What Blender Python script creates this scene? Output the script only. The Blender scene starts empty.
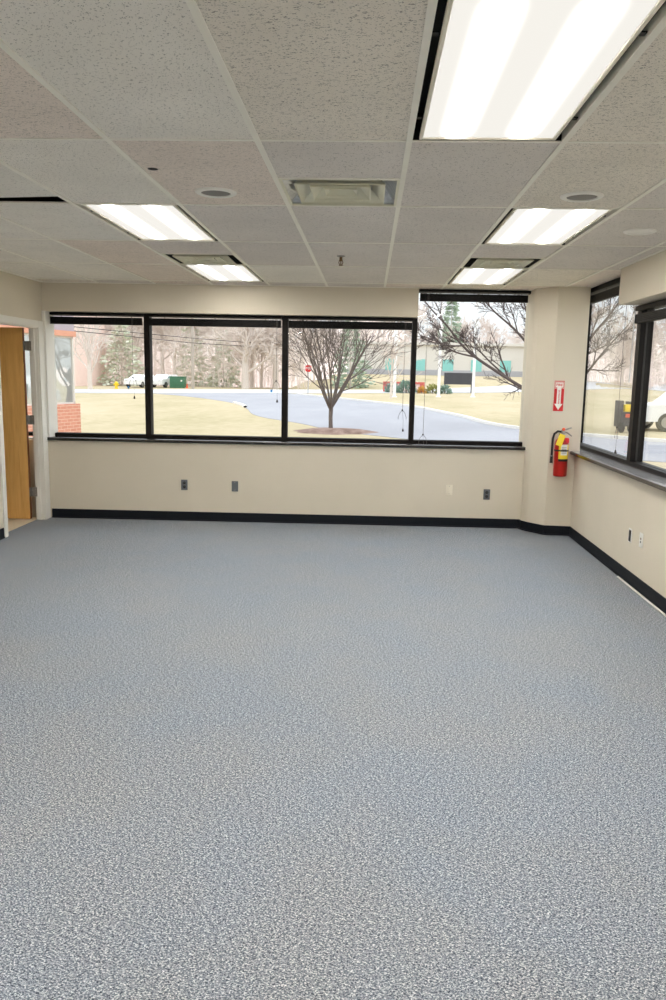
import bpy, bmesh, math, random
from mathutils import Vector, Matrix

C = bpy.context.scene.collection
PI = math.pi
H = 2.573            # ceiling height
T, L = 0.6096, 1.2192   # ceiling module
GZ = -0.15           # outdoor grade

# ------------------------------------------------------------------ helpers
class MB:
    """collects shapes and links them as one mesh object"""
    def __init__(s):
        s.v, s.f, s.mi, s.cur = [], [], [], 0
    def add(s, verts, faces):
        o = len(s.v)
        s.v += [tuple(p) for p in verts]
        s.f += [tuple(i + o for i in f) for f in faces]
        s.mi += [s.cur] * len(faces)
    def box(s, x0, x1, y0, y1, z0, z1, bev=0.0, seg=2):
        if bev <= 0:
            v = [(x, y, z) for z in (z0, z1) for y in (y0, y1) for x in (x0, x1)]
            s.add(v, [(0, 2, 3, 1), (4, 5, 7, 6), (0, 1, 5, 4), (2, 6, 7, 3), (0, 4, 6, 2), (1, 3, 7, 5)])
            return s
        bm = bmesh.new()
        bmesh.ops.create_cube(bm, size=1)
        for p in bm.verts:
            p.co = ((x0 + x1) / 2 + p.co.x * (x1 - x0), (y0 + y1) / 2 + p.co.y * (y1 - y0), (z0 + z1) / 2 + p.co.z * (z1 - z0))
        bmesh.ops.bevel(bm, geom=bm.edges[:], offset=bev, segments=seg, affect='EDGES', profile=.5)
        s.addbm(bm)
        return s
    def addbm(s, bm, M=None):
        bm.verts.index_update()
        s.add([(M @ p.co if M else p.co) for p in bm.verts], [[q.index for q in f.verts] for f in bm.faces])
        bm.free()
    def tube(s, pts, rad, sides=8, cap=True):
        pts = [Vector(p) for p in pts]
        n = len(pts)
        if not hasattr(rad, '__len__'): rad = [rad] * n
        vs, fs = [], []
        up = None
        for i, p in enumerate(pts):
            d = (pts[min(i + 1, n - 1)] - pts[max(i - 1, 0)])
            if d.length < 1e-9: d = Vector((0, 0, 1))
            d.normalize()
            if up is None:
                up = Vector((1, 0, 0)) if abs(d.x) < .8 else Vector((0, 1, 0))
            a = d.cross(up)
            if a.length < 1e-6: a = d.orthogonal()
            a.normalize(); b = d.cross(a); up = -b if False else (a.cross(d))
            for k in range(sides):
                t = 2 * PI * k / sides
                vs.append(p + (a * math.cos(t) + b * math.sin(t)) * rad[i])
        for i in range(n - 1):
            for k in range(sides):
                k2 = (k + 1) % sides
                fs.append((i * sides + k, i * sides + k2, (i + 1) * sides + k2, (i + 1) * sides + k))
        if cap:
            fs.append(tuple(range(sides - 1, -1, -1)))
            fs.append(tuple((n - 1) * sides + k for k in range(sides)))
        s.add(vs, fs)
        return s
    def lathe(s, prof, sides=24, M=None):
        """prof: list of (radius, z) revolved about z"""
        vs, fs = [], []
        n = len(prof)
        for r, z in prof:
            for k in range(sides):
                t = 2 * PI * k / sides
                p = Vector((r * math.cos(t), r * math.sin(t), z))
                vs.append(M @ p if M else p)
        for i in range(n - 1):
            for k in range(sides):
                k2 = (k + 1) % sides
                fs.append((i * sides + k, i * sides + k2, (i + 1) * sides + k2, (i + 1) * sides + k))
        if prof[0][0] > 1e-6: fs.append(tuple(range(sides - 1, -1, -1)))
        if prof[-1][0] > 1e-6: fs.append(tuple((n - 1) * sides + k for k in range(sides)))
        s.add(vs, fs)
        return s
    def prism(s, poly, z0, z1):
        n = len(poly)
        v = [(p[0], p[1], z0) for p in poly] + [(p[0], p[1], z1) for p in poly]
        f = [tuple(range(n - 1, -1, -1)), tuple(range(n, 2 * n))]
        f += [(i, (i + 1) % n, n + (i + 1) % n, n + i) for i in range(n)]
        s.add(v, f)
        return s
    def plate(s, poly, y0, y1):
        """polygon in x,z given depth along y"""
        n = len(poly)
        v = [(p[0], y0, p[1]) for p in poly] + [(p[0], y1, p[1]) for p in poly]
        f = [tuple(range(n)), tuple(range(2 * n - 1, n - 1, -1))]
        f += [(i, n + i, n + (i + 1) % n, (i + 1) % n) for i in range(n)]
        s.add(v, f)
        return s
    def build(s, name, m, parent=None, M=None, smooth=False, ang=35):
        me = bpy.data.meshes.new(name)
        me.from_pydata([tuple(p) for p in s.v], [], s.f)
        ms = m if isinstance(m, (list, tuple)) else [m]
        for x in ms: me.materials.append(x)
        me.polygons.foreach_set('material_index', s.mi)
        me.validate()
        bm = bmesh.new(); bm.from_mesh(me)
        bmesh.ops.recalc_face_normals(bm, faces=bm.faces[:])
        bm.to_mesh(me); bm.free()
        if smooth:
            me.polygons.foreach_set('use_smooth', [True] * len(me.polygons))
            me.set_sharp_from_angle(angle=math.radians(ang))
        me.update()
        o = bpy.data.objects.new(name, me)
        C.objects.link(o)
        if parent: o.parent = parent
        if M is not None: o.matrix_local = M
        return o

def tag(o, label=None, cat=None, group=None, kind=None):
    if label: o['label'] = label
    if cat: o['category'] = cat
    if group: o['group'] = group
    if kind: o['kind'] = kind
    return o
def thing(name, label, cat, loc=(0, 0, 0), rz=0.0, group=None, M=None):
    o = bpy.data.objects.new(name, None); C.objects.link(o)
    o.empty_display_size = .1
    o.matrix_world = M if M is not None else Matrix.Translation(loc) @ Matrix.Rotation(rz, 4, 'Z')
    return tag(o, label, cat, group)
def struct(o, label=None):
    o['kind'] = 'structure'
    if label: o['label'] = label
    return o
def sempty(name, M, label=None):
    o = bpy.data.objects.new(name, None); C.objects.link(o); o.matrix_world = M
    return struct(o, label)
def copy_tree(o, parent=None, keep=True):
    c = o.copy(); C.objects.link(c)
    if parent: c.parent = parent
    for ch in list(o.children): copy_tree(ch, c)
    return c

# ------------------------------------------------------------------ materials
def srgb(r, g, b):
    f = lambda c: (c / 255 / 12.92) if c / 255 <= .04045 else ((c / 255 + .055) / 1.055) ** 2.4
    return (f(r), f(g), f(b), 1)
class NT:
    def __init__(s, name):
        s.m = bpy.data.materials.new(name); s.m.use_nodes = True
        s.t = s.m.node_tree; s.t.nodes.clear()
        s.out = s.n('ShaderNodeOutputMaterial')
    def n(s, typ, **kw):
        x = s.t.nodes.new(typ)
        for k, v in kw.items():
            if k in x.bl_rna.properties: setattr(x, k, v)
            else: x.inputs[k.replace('_', ' ')].default_value = v
        return x
    def l(s, a, b): s.t.links.new(a, b)
    def bsdf(s, color=None, rough=.6, metal=0.0, spec=.5):
        b = s.n('ShaderNodeBsdfPrincipled')
        if color: b.inputs['Base Color'].default_value = color
        b.inputs['Roughness'].default_value = rough
        b.inputs['Metallic'].default_value = metal
        b.inputs['Specular IOR Level'].default_value = spec
        s.l(b.outputs[0], s.out.inputs[0]); return b
    def ramp(s, fac, stops):
        r = s.n('ShaderNodeValToRGB'); e = r.color_ramp.elements
        while len(e) < len(stops): e.new(.5)
        for x, (p, c) in zip(e, stops): x.position = p; x.color = c
        s.l(fac, r.inputs[0]); return r.outputs[0]
    def coords(s, kind='Object', scale=(1, 1, 1), rot=(0, 0, 0)):
        c = s.n('ShaderNodeTexCoord'); m = s.n('ShaderNodeMapping')
        m.inputs['Scale'].default_value = scale; m.inputs['Rotation'].default_value = rot
        s.l(c.outputs[kind], m.inputs[0]); return m.outputs[0]
    def noise(s, vec, scale, detail=2, rough=.5):
        x = s.n('ShaderNodeTexNoise'); x.inputs['Scale'].default_value = scale
        x.inputs['Detail'].default_value = detail; x.inputs['Roughness'].default_value = rough
        s.l(vec, x.inputs['Vector']); return x.outputs[0]
    def bump(s, h, b, strength=.3, dist=.01):
        x = s.n('ShaderNodeBump'); x.inputs['Strength'].default_value = strength; x.inputs['Distance'].default_value = dist
        s.l(h, x.inputs['Height']); s.l(x.outputs[0], b.inputs['Normal'])
def plain(name, c, rough=.6, metal=0.0, spec=.5, var=.06, vs=6.0):
    """single colour with a faint procedural mottling"""
    t = NT(name); b = t.bsdf(None, rough, metal, spec)
    v = t.coords(); f = t.noise(v, vs, 3)
    k = lambda q: (min(1, c[0] * q), min(1, c[1] * q), min(1, c[2] * q), 1)
    t.l(t.ramp(f, [(.3, k(1 - var)), (.7, k(1 + var))]), b.inputs['Base Color'])
    return t.m

M_wall = None
def wall_mat(name, c):
    t = NT(name); b = t.bsdf(None, .75, 0, .25)
    v = t.coords(); f = t.noise(v, 1.3, 3)
    k = lambda q: (c[0] * q, c[1] * q, c[2] * q, 1)
    t.l(t.ramp(f, [(.3, k(.97)), (.7, k(1.03))]), b.inputs['Base Color'])
    t.bump(t.noise(v, 260, 2), b, .06, .002)
    return t.m
M_cream = wall_mat('cream_paint', srgb(217, 208, 191))
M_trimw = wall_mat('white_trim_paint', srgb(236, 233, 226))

def carpet():
    t = NT('blue_grey_carpet'); b = t.bsdf(None, .95, 0, .1)
    v = t.coords('Object', (1, 1.35, 1), (0, 0, .5))
    v2 = t.coords('Object', (1, 1, 1))
    n1, n2, n4, n3 = t.noise(v, 145, 2, .6), t.noise(v2, 290, 1, .5), t.noise(v, 60, 2, .5), t.noise(v2, 1.1, 3, .6)
    mx = t.n('ShaderNodeMix', data_type='FLOAT'); mx.inputs[0].default_value = .35
    t.l(n1, mx.inputs[2]); t.l(n2, mx.inputs[3])
    m2 = t.n('ShaderNodeMix', data_type='FLOAT'); m2.inputs[0].default_value = .17
    t.l(mx.outputs[0], m2.inputs[2]); t.l(n4, m2.inputs[3])
    col = t.ramp(m2.outputs[0], [(.390, srgb(52, 58, 70)), (.465, srgb(106, 113, 124)), (.535, srgb(150, 155, 163)), (.622, srgb(230, 231, 234))])
    # worn traffic lanes, a little browner
    mc = t.n('ShaderNodeMix', data_type='RGBA', blend_type='MULTIPLY')
    t.l(t.ramp(n3, [(.38, (1, .985, .96, 1)), (.62, (.93, .965, 1, 1))]), mc.inputs[7]); mc.inputs[0].default_value = 1
    t.l(col, mc.inputs[6]); t.l(mc.outputs[2], b.inputs['Base Color'])
    t.bump(mx.outputs[0], b, .4, .005)
    return t.m
M_carpet = carpet()

def tile_mat(name, c, dot, size, fiss):
    t = NT(name); b = t.bsdf(None, .95, 0, .05)
    v = t.coords('Object', (1, 2.2, 1) if fiss else (1, 1, 1), (0, 0, .3))
    vr = t.n('ShaderNodeTexVoronoi'); vr.inputs['Scale'].default_value = size
    vr.feature = 'F1'; t.l(v, vr.inputs['Vector'])
    nz = t.noise(v, size * .45, 3, .7)
    big = t.noise(t.coords(), 2.2, 3)
    # pinholes / fissures: near a cell centre where a mask noise allows it
    m1 = t.n('ShaderNodeMath', operation='SUBTRACT'); m1.inputs[1].default_value = .43 if not fiss else .41
    t.l(nz, m1.inputs[0])
    m2 = t.n('ShaderNodeMath', operation='MULTIPLY'); m2.inputs[1].default_value = 2.2
    t.l(m1.outputs[0], m2.inputs[0])
    m3 = t.n('ShaderNodeMath', operation='LESS_THAN'); t.l(vr.outputs['Distance'], m3.inputs[0]); t.l(m2.outputs[0], m3.inputs[1])
    mc = t.n('ShaderNodeMix', data_type='RGBA'); t.l(m3.outputs[0], mc.inputs[0])
    k = lambda q: (c[0] * q, c[1] * q, c[2] * q, 1)
    t.l(t.ramp(big, [(.3, k(.95)), (.7, k(1.05))]), mc.inputs[6]); mc.inputs[7].default_value = k(dot)
    t.l(mc.outputs[2], b.inputs['Base Color'])
    t.bump(nz, b, .25, .004)
    return t.m
M_tiles = [tile_mat('ceiling_tile_fine', srgb(238, 234, 226), .42, 165, False),
           tile_mat('ceiling_tile_fissured', srgb(234, 227, 216), .36, 125, True),
           tile_mat('ceiling_tile_pinkish', srgb(234, 223, 213), .42, 130, True),
           tile_mat('ceiling_tile_pale', srgb(234, 231, 224), .7, 110, False),
           tile_mat('ceiling_tile_grey', srgb(222, 216, 210), .5, 150, False)]
M_tee = plain('ceiling_tee_enamel', srgb(242, 239, 228), .45, var=.03)
M_black = plain('black_frame', srgb(12, 10, 10), .5, var=.2, spec=.2)
M_brown = plain('dark_bronze_frame', srgb(18, 13, 11), .5, var=.2, spec=.22)
M_sill = plain('dark_polished_sill', srgb(30, 27, 27), .16, var=.15, spec=.7)
M_sill_refl = plain('sill_painted_reflection', srgb(150, 150, 154), .14, var=.12, spec=.7, vs=9)  # grey base puts reflected window light into the dark sill's colour
M_blind = plain('black_blind', srgb(9, 8, 9), .55, var=.15, spec=.2)
M_base = plain('navy_vinyl_base', srgb(10, 15, 24), .6, var=.1, spec=.25)
M_cord = plain('grey_cord', srgb(120, 118, 115), .7)
M_cordw = plain('grey_blind_cord', srgb(104, 98, 94), .7)
M_tassel = plain('dark_tassel', srgb(60, 50, 44), .5)
M_bluetag = plain('blue_tag', srgb(70, 150, 225), .5)
M_wand = plain('clear_wand', srgb(205, 205, 205), .3)
M_red = plain('red_enamel', srgb(178, 16, 8), .3, spec=.4, var=.03)
M_redsign = plain('red_sign', srgb(205, 30, 34), .45, var=.02)
M_white = plain('white_plastic', srgb(240, 238, 232), .4, var=.02)
M_grille = plain('grey_grille', srgb(120, 118, 116), .6)
M_yellow = plain('yellow_tag', srgb(238, 206, 40), .5, var=.03)
M_steel = plain('steel', srgb(170, 168, 165), .3, 1.0, var=.05)
M_gunmetal = plain('hinge_steel', srgb(138, 134, 128), .5, .25, var=.08)
M_rubber = plain('black_rubber', srgb(14, 14, 14), .5)
M_orange = plain('orange_plastic', srgb(228, 92, 52), .4)
M_label = plain('white_label', srgb(225, 222, 215), .4)
M_outgrey = plain('grey_plate', srgb(96, 100, 104), .45)
M_socket = plain('black_socket', srgb(14, 14, 15), .45)
M_ivory = plain('ivory_plate', srgb(232, 224, 206), .4, var=.02)
M_foil = plain('crinkled_foil', srgb(205, 206, 205), .28, .7, var=.2, vs=30)
M_louv = plain('cream_louver_enamel', srgb(228, 226, 206), .45, var=.03)
M_dark = plain('dark_void', srgb(20, 19, 18), .9)
M_lightframe = plain('light_door_enamel', srgb(236, 230, 214), .5, var=.02)
M_halltile = plain('beige_hall_tile', srgb(236, 224, 202), .4, var=.05)

def oak():
    t = NT('honey_oak_veneer'); b = t.bsdf(None, .38, 0, .5)
    v = t.coords('Object', (9, 9, .8)); f = t.noise(v, 3.2, 6, .6)
    g = t.noise(t.coords('Object', (40, 40, 1.2)), 4, 3)
    mx = t.n('ShaderNodeMix', data_type='FLOAT'); mx.inputs[0].default_value = .35
    t.l(f, mx.inputs[2]); t.l(g, mx.inputs[3])
    t.l(t.ramp(mx.outputs[0], [(.3, srgb(206, 154, 84)), (.55, srgb(224, 176, 104)), (.75, srgb(234, 190, 120))]), b.inputs['Base Color'])
    return t.m
M_oak = oak()
M_oakedge = plain('door_edge_wood', srgb(120, 70, 40), .5, var=.15)

def glass(name, tint, refl):
    t = NT(name)
    tr = t.n('ShaderNodeBsdfTransparent'); tr.inputs[0].default_value = tint
    gl = t.n('ShaderNodeBsdfGlossy'); gl.inputs['Roughness'].default_value = .0
    lw = t.n('ShaderNodeLayerWeight'); lw.inputs[0].default_value = .5
    pw = t.n('ShaderNodeMath', operation='POWER'); pw.inputs[1].default_value = 5.0; t.l(lw.outputs['Facing'], pw.inputs[0])
    mu = t.n('ShaderNodeMath', operation='MULTIPLY_ADD'); mu.inputs[1].default_value = .96; mu.inputs[2].default_value = .04 * refl
    mx = t.n('ShaderNodeMixShader')
    t.l(pw.outputs[0], mu.inputs[0]); t.l(mu.outputs[0], mx.inputs[0])
    t.l(tr.outputs[0], mx.inputs[1]); t.l(gl.outputs[0], mx.inputs[2]); t.l(mx.outputs[0], t.out.inputs[0])
    return t.m
M_glass = glass('window_glass', (.96, .975, .975, 1), .15)

def lens(name, peak):
    t = NT(name)
    c = t.n('ShaderNodeTexCoord'); s = t.n('ShaderNodeSeparateXYZ'); t.l(c.outputs['Object'], s.inputs[0])
    def mth(op, a, b=None):
        m = t.n('ShaderNodeMath', operation=op)
        for i, x in enumerate((a, b)):
            if x is None: continue
            if isinstance(x, (int, float)): m.inputs[i].default_value = x
            else: t.l(x, m.inputs[i])
        return m.outputs[0]
    # two tubes behind the prismatic lens, ends fading
    ax = mth('ABSOLUTE', s.outputs[0]); q = mth('DIVIDE', mth('SUBTRACT', ax, .125), .027)
    band = mth('EXPONENT', mth('MULTIPLY', mth('MULTIPLY', q, q), -1.0))
    ay = mth('ABSOLUTE', s.outputs[1]); e = mth('DIVIDE', ay, .53)
    e2 = mth('POWER', e, 14.0); endf = mth('EXPONENT', mth('MULTIPLY', e2, -1.0))
    st = mth('ADD', mth('MULTIPLY', mth('MULTIPLY', band, endf), peak), LENS_BASE)
    em = t.n('ShaderNodeEmission'); em.inputs[0].default_value = (1, .968, .90, 1)
    t.l(st, em.inputs[1]); t.l(em.outputs[0], t.out.inputs[0])
    return t.m
LENS_PEAK, LENS_BASE = 100.0, 0.78
M_lens = lens('fluorescent_lens', LENS_PEAK); M_lens_dim = lens('fluorescent_lens_dim', 42.0)  # far panels get a lower peak to soften their glow on the bulkhead

def ground_mat(name, stops, sc, bumpy=.5):
    t = NT(name); b = t.bsdf(None, .95, 0, .05)
    v = t.coords('Object', (1, .35, 1)); f = t.noise(v, sc, 6, .65); g = t.noise(t.coords('Object', (1, 1, 1)), sc * 22, 3, .6)
    mx = t.n('ShaderNodeMix', data_type='FLOAT'); mx.inputs[0].default_value = .35
    t.l(f, mx.inputs[2]); t.l(g, mx.inputs[3])
    t.l(t.ramp(mx.outputs[0], stops), b.inputs['Base Color'])
    t.bump(g, b, bumpy, .03)
    return t.m
M_lawn = ground_mat('dormant_lawn', [(.36, srgb(160, 151, 119)), (.5, srgb(180, 167, 139)), (.64, srgb(191, 176, 151))], .16)
M_woodfloor = ground_mat('leaf_litter', [(.36, srgb(226, 208, 200)), (.5, srgb(236, 220, 213)), (.64, srgb(240, 222, 214))], .2)
M_asphalt = ground_mat('pale_asphalt', [(.36, srgb(154, 154, 159)), (.5, srgb(160, 160, 166)), (.64, srgb(167, 167, 172))], .3, .1)
M_road = ground_mat('pale_road', [(.36, srgb(188, 188, 191)), (.64, srgb(200, 200, 203))], .3, .1)
M_kerb = plain('kerb_concrete', srgb(228, 224, 218), .8)
M_mulch = ground_mat('bark_mulch', [(.36, srgb(104, 84, 76)), (.5, srgb(142, 120, 110)), (.64, srgb(168, 148, 138))], 3.0)
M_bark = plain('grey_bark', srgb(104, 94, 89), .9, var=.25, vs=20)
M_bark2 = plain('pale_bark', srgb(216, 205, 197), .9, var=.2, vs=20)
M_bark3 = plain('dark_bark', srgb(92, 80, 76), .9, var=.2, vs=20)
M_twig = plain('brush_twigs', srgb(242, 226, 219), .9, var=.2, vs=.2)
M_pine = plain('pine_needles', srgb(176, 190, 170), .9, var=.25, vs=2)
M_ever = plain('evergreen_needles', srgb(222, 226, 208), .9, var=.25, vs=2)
M_shrub_b = plain('blue_green_leaves', srgb(134, 158, 146), .8, var=.2, vs=8)
M_shrub_g = plain('olive_leaves', srgb(160, 160, 96), .8, var=.2, vs=8)
M_shrub_o = plain('golden_leaves', srgb(206, 160, 70), .8, var=.2, vs=8)
M_teal = plain('teal_window_glass', srgb(138, 200, 196), .2)
M_offwhite = plain('white_facade', srgb(214, 210, 204), .8, var=.04)
M_greyband = plain('grey_plinth', srgb(172, 172, 178), .8)
M_pink = plain('pink_brick', srgb(240, 214, 206), .85, var=.05)
M_mauve = plain('mauve_panel', srgb(176, 166, 176), .6, var=.03)
M_salmon = plain('salmon_band', srgb(218, 158, 134), .7, var=.04)
M_wingglass = None
M_polewood = plain('pole_wood', srgb(176, 166, 156), .9)
M_polewhite = plain('flagpole_white', srgb(236, 236, 238), .4)
M_green = plain('green_cabinet_paint', srgb(62, 112, 84), .5)
M_carwhite = plain('white_car_paint', srgb(236, 236, 236), .25, spec=.6, var=.02)
M_carglass = plain('car_glass', srgb(150, 176, 178), .1, spec=.8)
M_tire = plain('tyre_rubber', srgb(46, 46, 48), .8)
M_signred = plain('brick_sign_red', srgb(206, 104, 96), .8, var=.08)
M_darksign = plain('dark_sign', srgb(66, 66, 72), .4)

def brick():
    t = NT('red_brick'); b = t.bsdf(None, .85, 0, .2)
    w = t.n('ShaderNodeTexBrick')
    w.inputs['Color1'].default_value = srgb(214, 152, 132); w.inputs['Color2'].default_value = srgb(204, 140, 120)
    w.inputs['Mortar'].default_value = srgb(222, 184, 164); w.inputs['Scale'].default_value = 1
    w.inputs['Brick Width'].default_value = .22; w.inputs['Row Height'].default_value = .075; w.inputs['Mortar Size'].default_value = .008
    v = t.coords('Object', (1, 1, 1), (PI / 2, 0, 0)); t.l(v, w.inputs['Vector'])
    t.l(w.outputs[0], b.inputs['Base Color'])
    return t.m
M_brick = brick()
def wing_glass():
    t = NT('reflective_wing_glass'); b = t.bsdf((.16, .17, .16, 1), .02, 0.0, 1.0)
    b.inputs['Metallic'].default_value = .55; b.inputs['Base Color'].default_value = (.62, .64, .62, 1)
    n = t.noise(t.coords('Object', (1, 1, 1)), .9, 1)
    t.bump(n, b, .05, .25)
    return t.m
M_wingglass = wing_glass()

# ------------------------------------------------------------------ frames of reference
BW = Matrix.Translation((-1, 5.22, 0)) @ Matrix.Rotation(math.radians(1.1), 4, 'Z')      # window wall: x along, y outwards
RW = Matrix.Translation((2.035, 4.93, 0)) @ Matrix.Rotation(-PI / 2, 4, 'Z')              # right wall
WT = .09
LX, YB = -3.69, -5.0                                                                       # left wall, wall behind the camera
GY = .195                                                                                  # glass plane behind wall face

# ------------------------------------------------------------------ room shell
mb = MB(); mb.box(LX - WT, 2.25, YB - .1, 5.5, -.1, 0)
struct(mb.build('floor', M_carpet), 'blue grey speckled loop pile carpet floor')
mb = MB(); mb.box(-6.2, LX - WT, 3.0, 5.5, -.1, -.002)
struct(mb.build('floor_hall', M_halltile), 'pale beige floor beyond the open door')

# window wall (lower part and bulkhead)
mb = MB(); mb.box(-5.3, 2.64, 0, .34, -.15, .872)
struct(mb.build('wall_back', M_cream, M=BW), 'cream wall below the row of windows')
mb = MB(); mb.box(-5.3, 1.365, 0, .34, 2.268, 3.2)
struct(mb.build('wall_bulkhead_back', M_cream, M=BW), 'cream bulkhead above the three left windows')
mb = MB(); mb.box(1.365, 3.4, GY - .02, .34, H + .002, 3.2)
struct(mb.build('wall_lintel_back', M_cream, M=BW))
# right wall
mb = MB(); mb.box(-.02, 9.93, 0, .34, -.15, .872); mb.box(-.64, -.02, .02, .34, -.15, .872)
struct(mb.build('wall_right', M_cream, M=RW), 'cream wall below the right hand windows')
mb = MB(); mb.box(1.37, 9.93, -.085, .34, 2.272, 3.2)
struct(mb.build('wall_bulkhead_right', M_cream, M=RW), 'cream bulkhead above the right hand windows')
mb = MB(); mb.box(-.6, 1.37, GY - .02, .34, H + .002, 3.2)
struct(mb.build('wall_lintel_right', M_cream, M=RW))
# corner pillar, faceted
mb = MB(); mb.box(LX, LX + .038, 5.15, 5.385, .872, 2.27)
struct(mb.build('wall_reveal_left', M_trimw), 'plaster return beside the first window, window light painted in as white')  # trim white stands in for window light falling on the wall here
mb = MB(); mb.box(2.075, 2.25, 5.57, 5.64, -.15, H + .03)
struct(mb.build('wall_corner_post', M_cream))
pil = [(1.575, 5.42), (1.58, 5.205), (1.612, 5.13), (1.765, 4.945), (2.078, 4.922), (2.082, 5.0), (2.082, 5.62), (1.575, 5.62)]
mb = MB(); mb.prism(pil, -.15, H + .03)
struct(mb.build('wall_pillar', M_cream), 'faceted cream corner pillar')
# left wall with door opening Y 3.99..4.86
DY0, DY1, DZ = 4.10, 5.035, 2.095
mb = MB(); mb.box(LX - WT, LX, YB, DY0, 0, 3.2); mb.box(LX - WT, LX, DY1, 5.40, 0, 3.2); mb.box(LX - WT, LX, DY0, DY1, DZ, 3.2)
struct(mb.build('wall_left', M_cream), 'cream left wall with the doorway')
mb = MB(); mb.box(LX - WT, 2.4, YB - .1, YB, 0, 3.2)
struct(mb.build('wall_front', M_cream))
# hall beyond the door
mb = MB(); mb.box(-6.3, -6.2, 3.0, 5.5, 0, 2.6)
struct(mb.build('wall_hall_left', M_cream))
mb = MB(); mb.box(-6.3, LX - WT, 2.9, 3.0, 0, 2.6)
struct(mb.build('wall_hall_front', M_cream))
mb = MB(); mb.box(-6.3, LX - WT, 2.9, 5.6, 2.6, 2.7)
struct(mb.build('ceiling_hall', M_tiles[3]))
# roof slab above the ceiling void
mb = MB(); mb.box(-6.4, 2.6, YB - .2, 5.75, 3.2, 3.35)
struct(mb.build('roof', M_dark))

# baseboards
def base_strip(name, pts, lab):
    mb = MB()
    for (a, b) in zip(pts[:-1], pts[1:]):
        a, b = Vector(a), Vector(b); d = (b - a).normalized(); n = Vector((d.y, -d.x))
        a2, b2 = a - d * .004, b + d * .004
        poly = [a2, b2, b2 + n * .008, a2 + n * .008]
        mb.prism([(p.x, p.y) for p in poly], .0, .102)
        poly = [a2, b2, b2 + n * .016, a2 + n * .016]
        mb.prism([(p.x, p.y) for p in poly], .0, .014)
    return struct(mb.build(name, M_base), lab)
bwp = lambda x, y=0: tuple((BW @ Vector((x, y, 0))).xy)
base_strip('baseboard_back', [bwp(-2.66), bwp(2.562), (1.575, 5.203), (1.612, 5.13), (1.765, 4.945), (2.037, 4.928)], 'black vinyl baseboard below the windows and round the pillar')
base_strip('baseboard_right', [(2.035, 4.925), (2.035, YB)], 'navy black vinyl baseboard along the right wall')
base_strip('baseboard_left', [(LX, YB), (LX, DY0 - .06)], 'navy black vinyl baseboard left of the doorway')
mb = MB(); mb.box(1.995, 2.012, YB + .1, 3.2, 0, .012, .004)
struct(mb.build('trim_carpet_edge', M_white, smooth=True), 'thin white strip along the carpet edge')

# sills
mb = MB(); mb.box(-2.695, 2.60, -.035, .30, .872, .905, .006)
struct(mb.build('trim_sill_back', M_sill, M=BW, smooth=True), 'dark polished sill below the row of windows')
mb = MB(); mb.box(-.64, 0, .012, .30, .872, .905); mb.box(.0, 9.9, -.05, .30, .872, .905, .004)
sr = struct(mb.build('trim_sill_right', M_sill_refl, M=RW, smooth=True), 'dark polished sill along the right wall, window reflection painted in as grey')
mb = MB(); mb.box(.0, 9.9, -.053, -.0495, .870, .900); mb.build('nosing', M_sill, sr)

# ------------------------------------------------------------------ windows
WN = [0]
def window(Mx, x0, x1, z0, z1, lab, wl=.032, wr=.032, head=.032, foot=.04):
    WN[0] += 1
    e = sempty('window_%d' % WN[0], Mx, lab)
    y0, y1 = GY - .065, GY + .045
    mb = MB()
    mb.box(x0, x0 + wl, y0, y1, z0, z1); mb.box(x1 - wr, x1, y0, y1, z0, z1)
    mb.box(x0 + wl, x1 - wr, y0, y1, z0, z0 + foot); mb.box(x0 + wl, x1 - wr, y0, y1, z1 - head, z1)
    mb.build('window_frame', M_brown, e)
    st = MB()   # glazing stop
    b = .004
    xa, xb, za, zb = x0 + wl, x1 - wr, z0 + foot, z1 - head
    st.box(xa, xa + b, GY - .02, GY - .004, za, zb); st.box(xb - b, xb, GY - .02, GY - .004, za, zb)
    st.box(xa + b, xb - b, GY - .02, GY - .004, za, za + b); st.box(xa + b, xb - b, GY - .02, GY - .004, zb - b, zb)
    st.build('glazing_stop', M_gasket, e)
    g = MB(); g.box(xa - .005, xb + .005, GY - .002, GY + .002, za - .005, zb + .005)
    g.build('glass_pane', M_glass, e)
    return e
M_gasket = plain('dark_glazing_bead', srgb(40, 38, 36), .5)
ZF, ZH = .903, 2.268
bx = [-2.665, -1.59, -.068, 1.352, 2.60]
window(BW, bx[0], bx[1], ZF, ZH, 'first window of the row, next to the doorway', .008)
window(BW, bx[1], bx[2], ZF, ZH, 'second window of the row from the doorway')
window(BW, bx[2], bx[3], ZF, ZH, 'third window of the row, with the small lawn tree behind')
window(BW, bx[3], bx[4], ZF, H, 'taller fourth window of the row beside the pillar', .02, .008, .03)
rx = [.0, 1.275, 2.72, 4.17, 5.62, 7.07, 8.52, 9.9]
window(RW, rx[0] - .64, rx[1], ZF, H, 'tall corner window of the right wall beside the pillar', .01, .045, .03)
for k in range(1, 7):
    window(RW, rx[k], rx[k + 1], ZF, 2.272, 'window of the right wall under the bulkhead', .045, .045)
# hall window
window(BW, -5.2, -2.85, ZF, ZH, 'window of the room beyond the door')

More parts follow.
